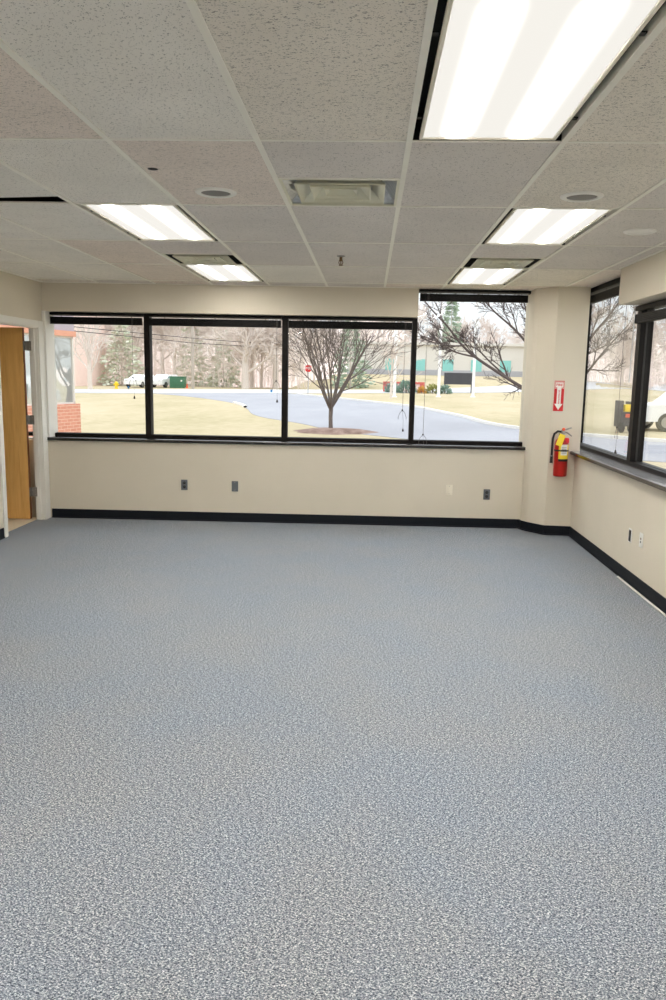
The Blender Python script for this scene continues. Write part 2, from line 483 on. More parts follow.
# blinds (raised): head rail, gap, bundled slats
def blind(Mx, x0, x1, ztop, lab, cordx=None, cordlen=.0, wand=None, bluetag=False, gap=.020, stack=.074, rail=.026, loop=True):
    t = thing('window_blind', lab, 'window blind', M=Mx)
    yc = GY - .10
    r = MB(); r.box(x0, x1, yc - .02, yc + .02, ztop - rail, ztop, .003); r.build('head_rail', M_blind, t, smooth=True)
    s = MB(); z = ztop - rail - gap; n = 9; dz = stack / (n + 1)
    for k in range(n):
        o = (.0015 if k % 2 else -.001)
        s.box(x0 + .006, x1 - .006, yc - .0235 + o, yc + .0235 + o, z - (k + 1) * dz + .0004, z - k * dz)
    s.build('slat_stack', M_blind, t)
    b = MB(); b.box(x0 + .004, x1 - .004, yc - .024, yc + .024, z - stack - .004, z - stack + dz, .003); b.build('bottom_rail', M_blind, t, smooth=True)
    for q in (.12, .5, .88):
        x = x0 + (x1 - x0) * q
        la = MB(); la.box(x - .003, x + .003, yc - .0006, yc + .0006, z - .002, ztop - rail + .002)
        la.build('ladder_tape', M_blind, t)
    if cordx is not None:
        c = MB(); zt = ztop - rail
        c.tube([(cordx, yc - .026, zt), (cordx + .001, yc - .03, zt - cordlen * .5), (cordx, yc - .028, zt - cordlen)], .0013, 5)
        c.tube([(cordx + .012, yc - .026, zt), (cordx + .006, yc - .03, zt - cordlen * .5), (cordx + .002, yc - .028, zt - cordlen)], .0011, 5)
        if loop:
            zz = zt - cordlen
            for sgn in (-1, 1):
                c.tube([(cordx, yc - .028, zz), (cordx + sgn * .03, yc - .03, zz - .035), (cordx + sgn * .045, yc - .03, zz - .085), (cordx + sgn * .04, yc - .03, zz - .10)], .0022, 5)
            c.tube([(cordx, yc - .028, zz), (cordx + .012, yc - .03, zz - .12), (cordx + .012, yc - .03, zz - .2)], .0013, 5)
        co = c.build('lift_cord', M_cordw, t, smooth=True)
        if loop:
            zz = zt - cordlen - .2
            k = MB(); k.lathe([(.003, .0), (.008, -.012), (.011, -.03), (.009, -.034)], 10, Matrix.Translation((cordx + .012, yc - .03, zz)))
            k.build('tassel', M_tassel, co, smooth=True)
            kn = MB(); kn.lathe([(.0, .012), (.008, .006), (.009, -.004), (.0, -.012)], 8, Matrix.Translation((cordx, yc - .029, zt - cordlen)))
            kn.build('cord_knot', M_tassel, co, smooth=True)
            if bluetag:
                u = MB(); u.box(cordx - .062, cordx - .04, yc - .032, yc - .03, zt - cordlen - .125, zt - cordlen - .095, .0008)
                u.build('tag', M_bluetag, co)
    if wand is not None:
        w = MB(); w.tube([(wand, yc - .03, ztop - rail), (wand, yc - .034, ztop - rail - .6)], .0055, 8)
        w.build('tilt_wand', M_wand, t, smooth=True)
    return t
blind(BW, bx[0] + .025, bx[1] - .035, 2.262, 'raised black blind in the first window, next to the doorway, with blue cord tag', -1.735, .66, None, True)
blind(BW, bx[1] + .035, bx[2] - .035, 2.262, 'raised black blind in the second window from the doorway, above the green container', -.155, .67, None, True)
blind(BW, bx[2] + .035, bx[3] - .035, 2.262, 'raised black blind above the small lawn tree in the third window', 1.235, .96)
blind(BW, bx[3] + .03, bx[4] - .055, H - .004, 'raised black blind high in the tall window left of the pillar', 1.47, 1.53)
blind(RW, rx[0] - .50, rx[1] - .05, H - .004, 'raised black blind high in the corner window right of the pillar', 1.10, 1.30, None, False, .034, .07, .045)
blind(RW, rx[1] + .05, rx[2] - .05, 2.266, 'raised black blind under the right bulkhead with a pale tilt wand', None, 0, rx[1] + .075, False, .030, .07, .040)

# ------------------------------------------------------------------ door
tr = MB()
for (a, b, c, d, e, f) in ((LX, LX + .018, DY0 - .06, DY0 + .012, 0, DZ + .06), (LX, LX + .018, DY1 - .012, DY1 + .115, 0, DZ + .06), (LX, LX + .018, DY0 + .012, DY1 - .012, DZ - .012, DZ + .06)):  # far side widened, its white also standing in for window light on the wall
    tr.box(a, b, c, d, e, f, .004)
for (a, b, c, d, e, f) in ((LX - WT, LX - WT - .018, DY0 - .06, DY0 + .012, 0, DZ + .06), (LX - WT, LX - WT - .018, DY1 + .03, DY1 + .09, 0, DZ + .06)):
    tr.box(b, a, c, d, e, f, .004)
tr.box(LX - WT, LX, DY0, DY0 + .018, 0, DZ); tr.box(LX - WT, LX, DY1 - .018, DY1, 0, DZ); tr.box(LX - WT, LX, DY0, DY1, DZ - .018, DZ)
tr.box(LX - .065, LX - .03, DY1 - .030, DY1 - .018, 0, DZ - .018); tr.box(LX - .065, LX - .03, DY0 + .018, DY0 + .03, 0, DZ - .018)
struct(tr.build('trim_door_casing', M_trimw, smooth=True), 'white painted door casing')
PX, PY = LX - WT - .025, DY1 - .012
d = sempty('door_1', Matrix.Translation((PX, PY, 0)), 'honey oak door standing open into the next room')
lf = MB(); lf.box(-.95, -.028, -.046, -.002, .012, 2.078, .002)
lo = lf.build('door_leaf', M_oak, d, smooth=True)
eg = MB(); eg.box(-.0285, -.0265, -.046, -.002, .012, 2.078); eg.build('edge_band', M_oakedge, d)
for zc in (1.89, 1.10, .31):
    h = MB()
    h.box(-.0264, -.0244, -.044, -.004, zc - .05, zc + .05)
    h.box(-.0244, .012, -.0075, -.0045, zc - .05, zc + .05)
    h.box(.0, .07, -.0095, -.0065, zc - .05, zc + .05)
    for k in range(3): h.tube([(-.012, -.014, zc - .05 + k * .0345), (-.012, -.014, zc - .05 + k * .0345 + .031)], .008, 10)
    hg = h.build('hinge', M_gunmetal, d, smooth=True)
    sc = MB()
    for px, pz in ((.03, .03), (.05, 0), (.03, -.03)):
        sc.lathe([(.0045, .0), (.0035, .0015), (0, .0018)], 8, Matrix.Translation((px, -.0095, zc + pz)) @ Matrix.Rotation(PI / 2, 4, 'X'))
    sc.build('screw', M_steel, hg, smooth=True)
kn = MB()
Mk = Matrix.Translation((-.89, -.046, 1.0)) @ Matrix.Rotation(PI / 2, 4, 'X')
kn.lathe([(.032, 0), (.030, .008), (.012, .012), (.011, .035), (.026, .045), (.029, .06), (.02, .072), (0, .074)], 20, Mk)
kn.build('door_knob', M_steel, d, smooth=True)

# ------------------------------------------------------------------ ceiling
REAR_FILL = [(-4, -2), (-3, -4), (1, -4)]                      # unseen panels added behind the viewpoint to brighten the near ceiling
lights = {(0, -1), (-3, 1), (1, 1), (1, 3), (-3, 3)} | set(REAR_FILL)
vents = {(-1, 0), (-3, 2), (1, 2)}          # far half of the cell is an air diffuser
tiletype = {}
rng = random.Random(5)
for i in range(-7, 4):
    for j in range(-5, 5):
        tiletype[(i, j)] = rng.choice([0, 1, 2, 4, 4])
tiletype.update({(-3, -1): 2, (-2, -1): 0, (-1, -1): 1, (1, -1): 1, (2, -1): 1, (-4, 0): 3, (-3, 0): 0, (-2, 0): 2, (-1, 0): 4, (0, 0): 4, (1, 0): 1, (2, 0): 4,
                 (-5, 1): 3, (-4, 1): 3, (-2, 1): 4, (-1, 1): 4, (0, 1): 4, (2, 1): 4, (-5, 2): 3, (-6, 2): 3, (-4, 2): 2, (-3, 2): 4, (-2, 2): 4, (-1, 2): 4, (0, 2): 4,
                 (-6, 1): 3, (-5, 3): 3, (-6, 3): 3, (-4, 3): 2, (-6, 0): 3, (-5, 0): 3, (0, 3): 4, (-1, 3): 4, (2, 3): 1, (2, 2): 4, (1, 2): 4})
CX0, CX1, CY0, CY1 = LX, 2.26, YB, 5.46
mb = MB(); vid = {}
def V(x, y):
    k = (round(x, 4), round(y, 4))
    if k not in vid: vid[k] = len(mb.v); mb.v.append((k[0], k[1], H))
    return vid[k]
xs = [CX0] + [i * T for i in range(-6, 4)] + [CX1]
for a in range(len(xs) - 1):
    i = a - 7
    for j in range(-5, 5):
        for hlf in (0, 1):
            y0, y1 = j * L + hlf * L / 2, j * L + (hlf + 1) * L / 2
            y0, y1 = max(y0, CY0), min(y1, CY1)
            if y1 - y0 < 1e-4 or (i, j) in lights or ((i, j) in vents and hlf == 1): continue
            if (i, j) == (-4, 0) and hlf == 1:
                f = (V(xs[a], y0), V(xs[a + 1], y0), V(xs[a + 1], y1 - .17), V(xs[a], y1 - .09))
            else:
                f = (V(xs[a], y0), V(xs[a + 1], y0), V(xs[a + 1], y1), V(xs[a], y1))
            mb.f.append(f); mb.mi.append(tiletype[(i, j)])
# small round hole drawn as a dark disc in place of its shade
ceil = struct(mb.build('ceiling', M_tiles), 'suspended ceiling of grey fissured tiles')
g = MB(); w, dz = .012, .005
for i in range(-6, 4): g.box(i * T - w, i * T + w, CY0, 5.22 if i < 1 else 5.4, H - dz, H + .03)
for j in range(-4, 5): g.box(CX0, CX1 - .25, j * L - w * .62, j * L + w * .62, H - dz * .8, H + .006)
for (i, j) in vents: g.box(i * T, (i + 1) * T, (j + .5) * L - w * .7, (j + .5) * L + w * .7, H - dz * .8, H + .006)
g.box(CX0, CX0 + .02, CY0, 5.2, H - .006, H + .02)
g.build('ceiling_grid', M_tee, ceil)
ga = MB(); ga.box(-2.69, 1.365, -.02, .0, H - .006, H + .01)
ga.build('wall_angle', M_tee, ceil, M=BW)
ga = MB(); ga.box(1.37, 9.9, -.105, -.085, H - .006, H + .01); ga.build('wall_angle', M_tee, ceil, M=RW)
hl = MB(); hl.lathe([(.001, -.0012), (.021, -.0012), (.024, -.0006), (.024, .0)], 20, Matrix.Translation((-1.163, .465, H)))
hl.build('hole', M_dark, ceil)

# recessed fluorescent panels
def panel(i, j, lab):
    cx, cy = (i + .5) * T, (j + .5) * L
    t = thing('ceiling_light', lab, 'ceiling light', (cx, cy, H), 0, 'recessed fluorescent panels')
    return t
def panel_parts(t):
    a, b = T / 2 - .010, L / 2 - .008
    h = MB(); v = [(-a, -b, 0), (a, -b, 0), (a, b, 0), (-a, b, 0), (-a, -b, .1), (a, -b, .1), (a, b, .1), (-a, b, .1)]
    h.add(v, [(0, 1, 5, 4), (1, 2, 6, 5), (2, 3, 7, 6), (3, 0, 4, 7), (4, 5, 6, 7)])
    h.build('housing', M_black, t)
    f = MB(); xa, ya, fw = a - .028, b - .010, .014
    f.box(-xa, -xa + fw, -ya, ya, -.002, .012, .002); f.box(xa - fw, xa, -ya, ya, -.002, .012, .002)
    f.box(-xa + fw, xa - fw, -ya, -ya + fw, -.002, .012, .002); f.box(-xa + fw, xa - fw, ya - fw, ya, -.002, .012, .002)
    f.build('door_frame', M_lightframe, t, smooth=True)
    l = MB(); l.box(-xa + fw, xa - fw, -ya + fw, ya - fw, .004, .008); l.build('lens', M_lens, t)
    k = MB(); k.box(-xa, xa, -ya, ya, .013, .018); k.build('light_block', M_black, t)  # added black plate, stops the lens from lighting the housing above
    for yy in (-ya * .6, ya * .6):
        for sx in (-1, 1):
            k = MB(); k.box(sx * (a - .013) - .009, sx * (a - .013) + .009, yy - .012, yy + .012, .006, .010); k.build('latch', M_black, t)
p0 = panel(0, -1, 'large bright fluorescent panel nearest the viewer at the top of the picture')
panel_parts(p0)
for (i, j, lab) in ((-3, 1, 'fluorescent panel beyond the small hole, next to a displaced ceiling tile'),
                    (1, 1, 'fluorescent panel just beyond the round ceiling speaker nearest the right windows'),
                    (-3, 3, 'small far fluorescent panel above the second window, touching an air diffuser'),
                    (1, 3, 'small far fluorescent panel above the tall fourth window, touching an air diffuser')):
    c = copy_tree(p0); c.location = ((i + .5) * T, (j + .5) * L, H); c['label'] = lab
    if j == 3:
        for ch in c.children:
            if ch.name.startswith('lens'): ch.data = ch.data.copy(); ch.data.materials[0] = M_lens_dim
for (i, j) in REAR_FILL:
    c = copy_tree(p0); c.location = ((i + .5) * T, (j + .5) * L, H); c['label'] = 'added unseen fluorescent panel behind the viewer, brightening the near ceiling'

# square air diffusers
def diffuser_parts(t, foil):
    a = T / 2 - .012
    p = MB()
    v = [(-a, -a, 0), (a, -a, 0), (a, a, 0), (-a, a, 0), (-a * .72, -a * .72, .10), (a * .72, -a * .72, .10), (a * .72, a * .72, .10), (-a * .72, a * .72, .10)]
    p.add(v, [(0, 1, 5, 4), (1, 2, 6, 5), (2, 3, 7, 6), (3, 0, 4, 7)]); p.build('plenum_pan', foil, t)
    q = MB(); q.box(-a * .75, a * .75, -a * .75, a * .75, .100, .104); q.build('duct_opening', M_dark, t)
    r = MB(); w2 = .014
    for (x0, x1, y0, y1) in ((-a, -a + w2, -a, a), (a - w2, a, -a, a), (-a + w2, a - w2, -a, -a + w2), (-a + w2, a - w2, a - w2, a)): r.box(x0, x1, y0, y1, -.003, .004)
    r.build('rim', M_louv, t)
    for s, lo in ((.222, -.006), (.150, -.002), (.082, .002)):
        k = MB(); u = s - .062 if s > .1 else s - .05; zt = lo + .055; th = .0025
        for z_in in (0, 1):
            pass
        o = [(-s, -s, lo), (s, -s, lo), (s, s, lo), (-s, s, lo)]; n = [(-u, -u, zt), (u, -u, zt), (u, u, zt), (-u, u, zt)]
        o2 = [(x * (1 + th / s), y * (1 + th / s), z) for x, y, z in o]; n2 = [(x * (1 + th / u), y * (1 + th / u), z + th) for x, y, z in n]
        for (x0, x1, y0, y1) in ((-s, -s + .004, -s, s), (s - .004, s, -s, s), (-s + .004, s - .004, -s, -s + .004), (-s + .004, s - .004, s - .004, s)): k.box(x0, x1, y0, y1, lo - .004, lo + .001)
        vv = o + n + o2 + n2
        ff = []
        for e in range(4):
            e2 = (e + 1) % 4
            ff += [(e, e2, 4 + e2, 4 + e), (8 + e, 12 + e, 12 + e2, 8 + e2), (e, 8 + e, 8 + e2, e2), (4 + e, 4 + e2, 12 + e2, 12 + e)]
        k.add(vv, ff); k.build('louver_ring', M_louv, t)
    c = MB(); c.box(-.03, .03, -.03, .03, .035, .04, .002); c.build('centre_plate', M_louv, t)
    for sx in (-1, 1):
        h = MB(); h.box(sx * .13 - .004, sx * .13 + .004, -.2, .2, .045, .055); h.build('bracket', M_gunmetal, t)
v0 = thing('air_diffuser', 'square cream air diffuser with foil sides, alone between plain ceiling tiles', 'air vent', (-.5 * T, .75 * L, H), 0, 'square ceiling air diffusers')
diffuser_parts(v0, M_foil)
for (i, j, lab) in ((-3, 2, 'square air diffuser touching the far fluorescent panel above the second window'),
                    (1, 2, 'square air diffuser touching the far fluorescent panel above the tall window')):
    c = copy_tree(v0); c.location = ((i + .5) * T, (j + .75) * L, H); c['label'] = lab
    for ch in c.children:
        if ch.name.startswith('plenum'): ch.data = ch.data.copy(); ch.data.materials[0] = M_dark  # far pans coloured dark to stand in for shade in the louver gaps
# crinkled plastic film hanging at the left of the first diffuser
cr = MB(); r2 = random.Random(3); n = 7
gv = []
for iy in range(n):
    for ix in range(4):
        gv.append((-.289 + ix * .022 + r2.uniform(-.006, .006), -.27 + iy * .085, .004 + ix * .013 + r2.uniform(-.01, .01)))
cr.add(gv, [(iy * 4 + ix, iy * 4 + ix + 1, iy * 4 + ix + 5, iy * 4 + ix + 4) for iy in range(n - 1) for ix in range(3)])
cr.build('foil_flap', M_foil, v0)

# round speakers, sprinkler
def speaker(x, y, lab, white=False, r=.108):
    t = thing('ceiling_speaker', lab, 'ceiling speaker', (x, y, H), 0, 'round ceiling speakers')
    k = MB(); k.lathe([(r * .70, -.004), (r * .74, -.010), (r * .88, -.011), (r * .98, -.006), (r, .0)], 40); k.build('ring', M_white, t, smooth=True)
    k = MB(); k.lathe([(.0, -.0075), (r * .5, -.007), (r * .71, -.005), (r * .71, .0)], 40); k.build('grille', M_white if white else M_grille, t, smooth=True)
    return t
speaker(-.957, .917, 'round speaker with grey grille left of the foil-sided air diffuser')
speaker(.928, .935, 'round speaker with grey grille just beside the panel right of centre')
speaker(1.539, 1.879, 'all white round ceiling speaker closest to the right bulkhead', True, .10)
t = thing('sprinkler_head', 'small brass sprinkler head hanging from a ceiling tile', 'sprinkler', (-.385, 3.07, H))
M_brass = plain('dull_brass', srgb(120, 96, 70), .35, .9)
k = MB(); k.lathe([(.034, 0), (.033, -.004), (.02, -.008), (.012, -.010)], 20); k.build('escutcheon', M_gunmetal, t, smooth=True)
k = MB(); k.lathe([(.012, -.008), (.012, -.028), (.015, -.030), (.015, -.036), (.008, -.040)], 14)
for s in (-1, 1): k.tube([(s * .010, 0, -.034), (s * .017, 0, -.05), (s * .010, 0, -.066), (0, 0, -.072)], .0035, 6)
k.tube([(0, 0, -.04), (0, 0, -.066)], .004, 8); k.build('frame_arms', M_brass, t, smooth=True)
k = MB(); k.lathe([(.0, -.07), (.017, -.072), (.018, -.075), (0, -.076)], 16); k.build('deflector', M_brass, t, smooth=True)

# ------------------------------------------------------------------ wall plates
def outlet(Mx, x, z, lab, plate, kind, name='wall_outlet', cat='outlet'):
    t = thing(name, lab, cat, M=Mx @ Matrix.Translation((x, 0, z)))
    if kind == 'blank':
        k = MB(); k.box(-.036, .036, -.006, 0, -.058, .058, .0025); k.build('plate', plate, t, smooth=True)
        for zz in (-.042, .042):
            s = MB(); s.lathe([(.004, 0), (.003, .0012), (0, .0014)], 8, Matrix.Translation((0, -.006, zz)) @ Matrix.Rotation(PI / 2, 4, 'X'))
            s.build('screw', M_steel, t, smooth=True)
        if plate is M_ivory:
            s = MB(); s.box(-.017, .017, -.0075, -.005, -.034, .034, .002); s.build('insert', M_ivory, t, smooth=True)
    elif kind == 'duplex':
        k = MB(); k.box(-.036, .036, -.006, 0, -.058, .058, .0025); k.build('plate', plate, t, smooth=True)
        for zz in (-.022, .022):
            s = MB(); s.lathe([(.0, .0025), (.0155, .0025), (.017, .0)], 20, Matrix.Translation((0, -.006, zz)) @ Matrix.Rotation(PI / 2, 4, 'X'))
            so = s.build('socket', M_socket, t, smooth=True)
            q = MB()
            for sx in (-.006, .006): q.box(sx - .0011, sx + .0011, -.0092, -.0084, zz + .000, zz + .009)
            q.build('slot', M_outgrey, so)
        s = MB(); s.lathe([(.004, 0), (.003, .0012), (0, .0014)], 8, Matrix.Translation((0, -.006, 0)) @ Matrix.Rotation(PI / 2, 4, 'X')); s.build('screw', M_steel, t, smooth=True)
    elif kind == 'black_in_white':
        k = MB(); k.box(-.036, .036, -.006, 0, -.058, .058, .0025); k.build('plate', plate, t, smooth=True)
        s = MB(); s.box(-.024, .024, -.009, -.005, -.050, .044, .002); so = s.build('receptacle', M_socket, t, smooth=True)
        for zz in (-.026, .02):
            q = MB(); q.box(-.012, .012, -.0105, -.0085, zz - .014, zz + .014, .001); q.build('socket', M_rubber, so, smooth=True)
    elif kind == 'jack':
        k = MB(); k.box(-.036, .036, -.006, 0, -.058, .058, .0025); k.build('plate', plate, t, smooth=True)
        for zz, m in ((.012, M_brownjack), (-.014, M_outgrey)):
            q = MB(); q.box(-.009, .009, -.0085, -.005, zz - .008, zz + .008, .0015); q.build('jack', m, t, smooth=True)
    return t
M_brownjack = plain('brown_jack', srgb(110, 70, 60), .5)
outlet(BW, -1.165, .404, 'grey duplex outlet under the window with the green container', M_outgrey, 'duplex')
outlet(BW, -.60, .400, 'plain dark grey blank plate on the wall below the windows', M_outgrey, 'blank', 'blank_plate', 'wall plate')
outlet(BW, 1.775, .412, 'ivory wall plate on the cream wall below the tall window', M_ivory, 'blank', 'ivory_plate', 'wall plate')
outlet(BW, 2.19, .372, 'grey duplex outlet closest to the corner pillar', M_outgrey, 'duplex')
outlet(RW, 1.875, .392, 'outlet with black sockets in a white plate on the right wall', M_white, 'black_in_white')
outlet(RW, 2.13, .405, 'white jack plate with two small jacks on the right wall', M_white, 'jack', 'jack_plate', 'wall plate')

# ------------------------------------------------------------------ fire extinguisher and sign (on the pillar face)
a, b = Vector((1.765, 4.945, 0)), Vector((2.045, 4.925, 0))
ang = math.atan2(b.y - a.y, b.x - a.x)
PF = Matrix.Translation(a) @ Matrix.Rotation(ang, 4, 'Z')
t = thing('fire_extinguisher', 'red fire extinguisher with black hose and yellow tag hung on the pillar', 'fire extinguisher', M=PF @ Matrix.Translation((.112, -.085, .645)))
k = MB(); k.lathe([(.0, .0), (.060, .0), (.068, .006), (.070, .02), (.070, .34), (.066, .365), (.052, .388), (.032, .402), (.022, .408), (.022, .42), (0, .42)], 36)
body = k.build('cylinder', M_red, t, smooth=True)
k = MB(); k.lathe([(.0705, .16), (.0712, .162), (.0712, .30), (.0705, .302)], 36)
lab = k.build('label_sleeve', M_label, body, smooth=True)
def arc_band(r, a0, a1, z0, z1, m, name, par):
    k = MB(); n = 14; vs = []; fs = []
    for i in range(n + 1):
        tt = math.radians(a0 + (a1 - a0) * i / n)
        for rr in (r, r + .0008):
            for z in (z0, z1): vs.append((rr * math.cos(tt), rr * math.sin(tt), z))
    for i in range(n):
        q = i * 4; w = q + 4
        fs += [(q + 2, w + 2, w + 3, q + 3), (q, q + 1, w + 1, w), (q, w, w + 2, q + 2), (q + 1, q + 3, w + 3, w + 1)]
    k.add(vs, fs); return k.build(name, m, par, smooth=True)
lab.data.materials[0] = M_red
arc_band(.0713, -120, -30, .225, .335, M_label, 'label_panel', body)
arc_band(.0713, -120, -30, .185, .225, M_yellow, 'warning_band', body)
arc_band(.0722, -120, -103, .185, .335, M_yellow, 'warning_stripe', body)
arc_band(.0722, -45, -30, .185, .335, M_yellow, 'warning_stripe', body)
arc_band(.0713, -120, -30, .160, .185, M_rubber, 'dark_band', body)
for q in range(4):
    arc_band(.0722, -97, -55, .245 + q * .018, .251 + q * .018, M_grille, 'fine_print', body)
k = MB(); k.lathe([(.0725, .262), (.0735, .264), (.0735, .278), (.0725, .280)], 36); k.build('strap', M_rubber, t, smooth=True)
k = MB(); k.box(-.02, .02, .066, .085, .10, .44, .003); k.build('wall_bracket', M_rubber, t, smooth=True)
k = MB(); k.lathe([(.020, .418), (.022, .43), (.018, .445), (.020, .452), (.020, .475), (.012, .482)], 18); k.box(-.012, .03, -.012, .012, .44, .47, .003)
k.build('valve', M_steel, t, smooth=True)
k = MB(); k.tube([(.0, 0, .478), (.05, -.005, .492), (.075, -.009, .503), (.088, -.010, .506)], [.010, .009, .008, .007], 8); k.build('lever', M_steel, t, smooth=True)
k = MB(); k.tube([(.01, 0, .462), (.05, -.005, .452), (.078, -.009, .432), (.094, -.010, .418)], [.009, .008, .007, .006], 8); k.build('carry_handle', M_gunmetal, t, smooth=True)
k = MB(); k.lathe([(.0, .0), (.015, .0), (.017, .006), (.015, .012), (0, .013)], 16, Matrix.Translation((.006, -.02, .487)) @ Matrix.Rotation(PI / 2.4, 4, 'X')); k.build('safety_seal', M_orange, t, smooth=True)
k = MB(); k.lathe([(.0, .0), (.022, .0), (.024, .008), (.024, .04), (.016, .05), (0, .05)], 18, Matrix.Translation((.044, -.035, .352)))
k.build('cap', plain('red_plastic_cap', srgb(226, 40, 52), .35), t, smooth=True)
k = MB(); k.tube([(-.015, -.012, .462), (-.05, -.022, .468), (-.085, -.028, .44), (-.098, -.03, .39), (-.100, -.032, .30), (-.100, -.032, .21)], .0115, 10)
hs = k.build('hose', M_rubber, t, smooth=True)
k = MB(); k.lathe([(.012, 0), (.014, -.01), (.014, -.05), (.017, -.075), (.012, -.075)], 14, Matrix.Translation((-.100, -.032, .215))); k.build('nozzle', M_rubber, hs, smooth=True)
k = MB(); k.lathe([(.0135, .0), (.0145, .002), (.0145, .008), (.0135, .01)], 14, Matrix.Translation((-.100, -.032, .208))); k.build('nozzle_ring', M_steel, hs, smooth=True)
k = MB()
Mt = Matrix.Translation((-.026, -.078, .382)) @ Matrix.Rotation(math.radians(20), 4, 'Y') @ Matrix.Rotation(math.radians(-12), 4, 'X')
bm = bmesh.new(); bmesh.ops.create_cube(bm, size=1, matrix=Matrix.Diagonal((.062, .0012, .125, 1))); k.addbm(bm, Mt)
tg = k.build('inspection_tag', M_yellow, t)
k = MB(); k.tube([(-.002, -.02, .455), (.004, -.055, .45), (.008, -.074, .44)], .0015, 5); k.build('tag_string', M_cord, tg)

def text_obj(body_, size, M, mat, parent, name='lettering', depth=.0004, spacing=1.0):
    cu = bpy.data.curves.new(name, 'FONT'); cu.body = body_; cu.size = size; cu.align_x = 'CENTER'; cu.align_y = 'CENTER'; cu.extrude = depth; cu.space_character = spacing; cu.offset = size * .022
    tmp = bpy.data.objects.new('tmp', cu); C.objects.link(tmp)
    dg = bpy.context.evaluated_depsgraph_get()
    me = bpy.data.meshes.new_from_object(tmp.evaluated_get(dg))
    bpy.data.objects.remove(tmp)
    me.materials.clear(); me.materials.append(mat); me.name = name
    o = bpy.data.objects.new(name, me); C.objects.link(o); o.parent = parent; o.matrix_local = M
    return o
s = thing('fire_sign', 'red and white FIRE sign with a down arrow above the extinguisher', 'sign', M=PF @ Matrix.Translation((.066, -.0005, 1.315)))
k = MB(); k.box(-.050, .050, -.002, 0, 0, .312, .0008); k.build('panel', M_redsign, s)
k = MB()
for (x0, x1, z0, z1) in ((-.045, .045, .302, .305), (-.045, .045, .232, .235), (-.045, -.042, .235, .302), (.042, .045, .235, .302)): k.box(x0, x1, -.0027, -.0018, z0, z1)
k.build('border', M_white, s)
k = MB(); k.box(-.038, .038, -.0027, -.0018, .243, .295); hd = k.build('heading_panel', M_white, s)
k = MB(); k.plate([(-.021, .243), (-.021, .075), (-.042, .075), (0, .012), (.042, .075), (.021, .075), (.021, .243)], -.0027, -.0018)
k.build('arrow', M_white, s)
RX = Matrix.Rotation(PI / 2, 4, 'X')
text_obj('FIRE', .036, Matrix.Translation((0, -.0030, .269)) @ RX, M_redsign, s)
text_obj('EXTINGUISHER', .021, Matrix.Translation((0, -.0030, .146)) @ RX @ Matrix.Rotation(-PI / 2, 4, 'Z'), M_redsign, s)

# ================================================================== OUTDOORS
def sst(a, b, x):
    t = max(0, min(1, (x - a) / (b - a))); return t * t * (3 - 2 * t)
def gz(x, y):
    z = GZ
    z += 2.0 * sst(88, 134, y) * sst(-16, -4, x) * (1 - sst(32, 48, x))            # lawn rising to the white building
    z += 9.0 * sst(100, 165, y) * (1 - sst(-24, -8, x)) + 10.0 * sst(105, 170, y) * sst(40, 60, x)   # wooded slopes
    z += 14.0 * sst(150, 200, y) * sst(-20, -6, x) * (1 - sst(5, 16, x))
    return z
xs_ = [-110 + k * 4 for k in range(60)]
ys_ = [-12 + k * 4 for k in range(26)] + [92 + k * 3 for k in range(40)]
mb = MB(); nx = len(xs_)
mb.v = [(x, y, gz(x, y)) for y in ys_ for x in xs_]
wooded = lambda x, y: (y > 96 and x < -9 + (y - 96) * .05) or (y > 100 and x > 46) or y > 146
for b_ in range(len(ys_) - 1):
    for a_ in range(nx - 1):
        mb.f.append((b_ * nx + a_, b_ * nx + a_ + 1, (b_ + 1) * nx + a_ + 1, (b_ + 1) * nx + a_))
        mb.mi.append(1 if wooded(xs_[a_] + 2, ys_[b_] + 1.5) else 0)
struct(mb.build('terrain', [M_lawn, M_woodfloor], smooth=True), 'dormant tan lawn rising to a wooded slope')

def smooth_poly(pts, n=6):
    out = []
    for i in range(len(pts) - 1):
        p0 = Vector(pts[max(i - 1, 0)]); p1 = Vector(pts[i]); p2 = Vector(pts[i + 1]); p3 = Vector(pts[min(i + 2, len(pts) - 1)])
        for k in range(n):
            t = k / n
            out.append(.5 * ((2 * p1) + (-p0 + p2) * t + (2 * p0 - 5 * p1 + 4 * p2 - p3) * t * t + (-p0 + 3 * p1 - 3 * p2 + p3) * t ** 3))
    out.append(Vector(pts[-1])); return out
def ribbon(name, A, B, m, lift, lab, n=90):
    """strip of ground between two curves, sampled evenly along both"""
    def samp(P):
        P = smooth_poly(P); d = [0]
        for q, r in zip(P[:-1], P[1:]): d.append(d[-1] + (r - q).length)
        out = []; k = 0
        for i in range(n + 1):
            s_ = d[-1] * i / n
            while k < len(P) - 2 and d[k + 1] < s_: k += 1
            f = (s_ - d[k]) / max(1e-6, d[k + 1] - d[k]); out.append(P[k].lerp(P[k + 1], f))
        return out
    a_, b_ = samp(A), samp(B); mb = MB(); sk = []
    for p, q in zip(a_, b_):
        mb.v += [(p.x, p.y, gz(p.x, p.y) + lift), (q.x, q.y, gz(q.x, q.y) + lift)]
    for i in range(n): mb.f.append((2 * i, 2 * i + 1, 2 * i + 3, 2 * i + 2)); mb.mi.append(0)
    o = len(mb.v); mb.v += [(x, y, z - lift - .1) for x, y, z in mb.v]
    for i in range(n):
        for e in (0, 1): mb.f.append((2 * i + e, 2 * i + 2 + e, o + 2 * i + 2 + e, o + 2 * i + e)); mb.mi.append(0)
    return struct(mb.build(name, m), lab)
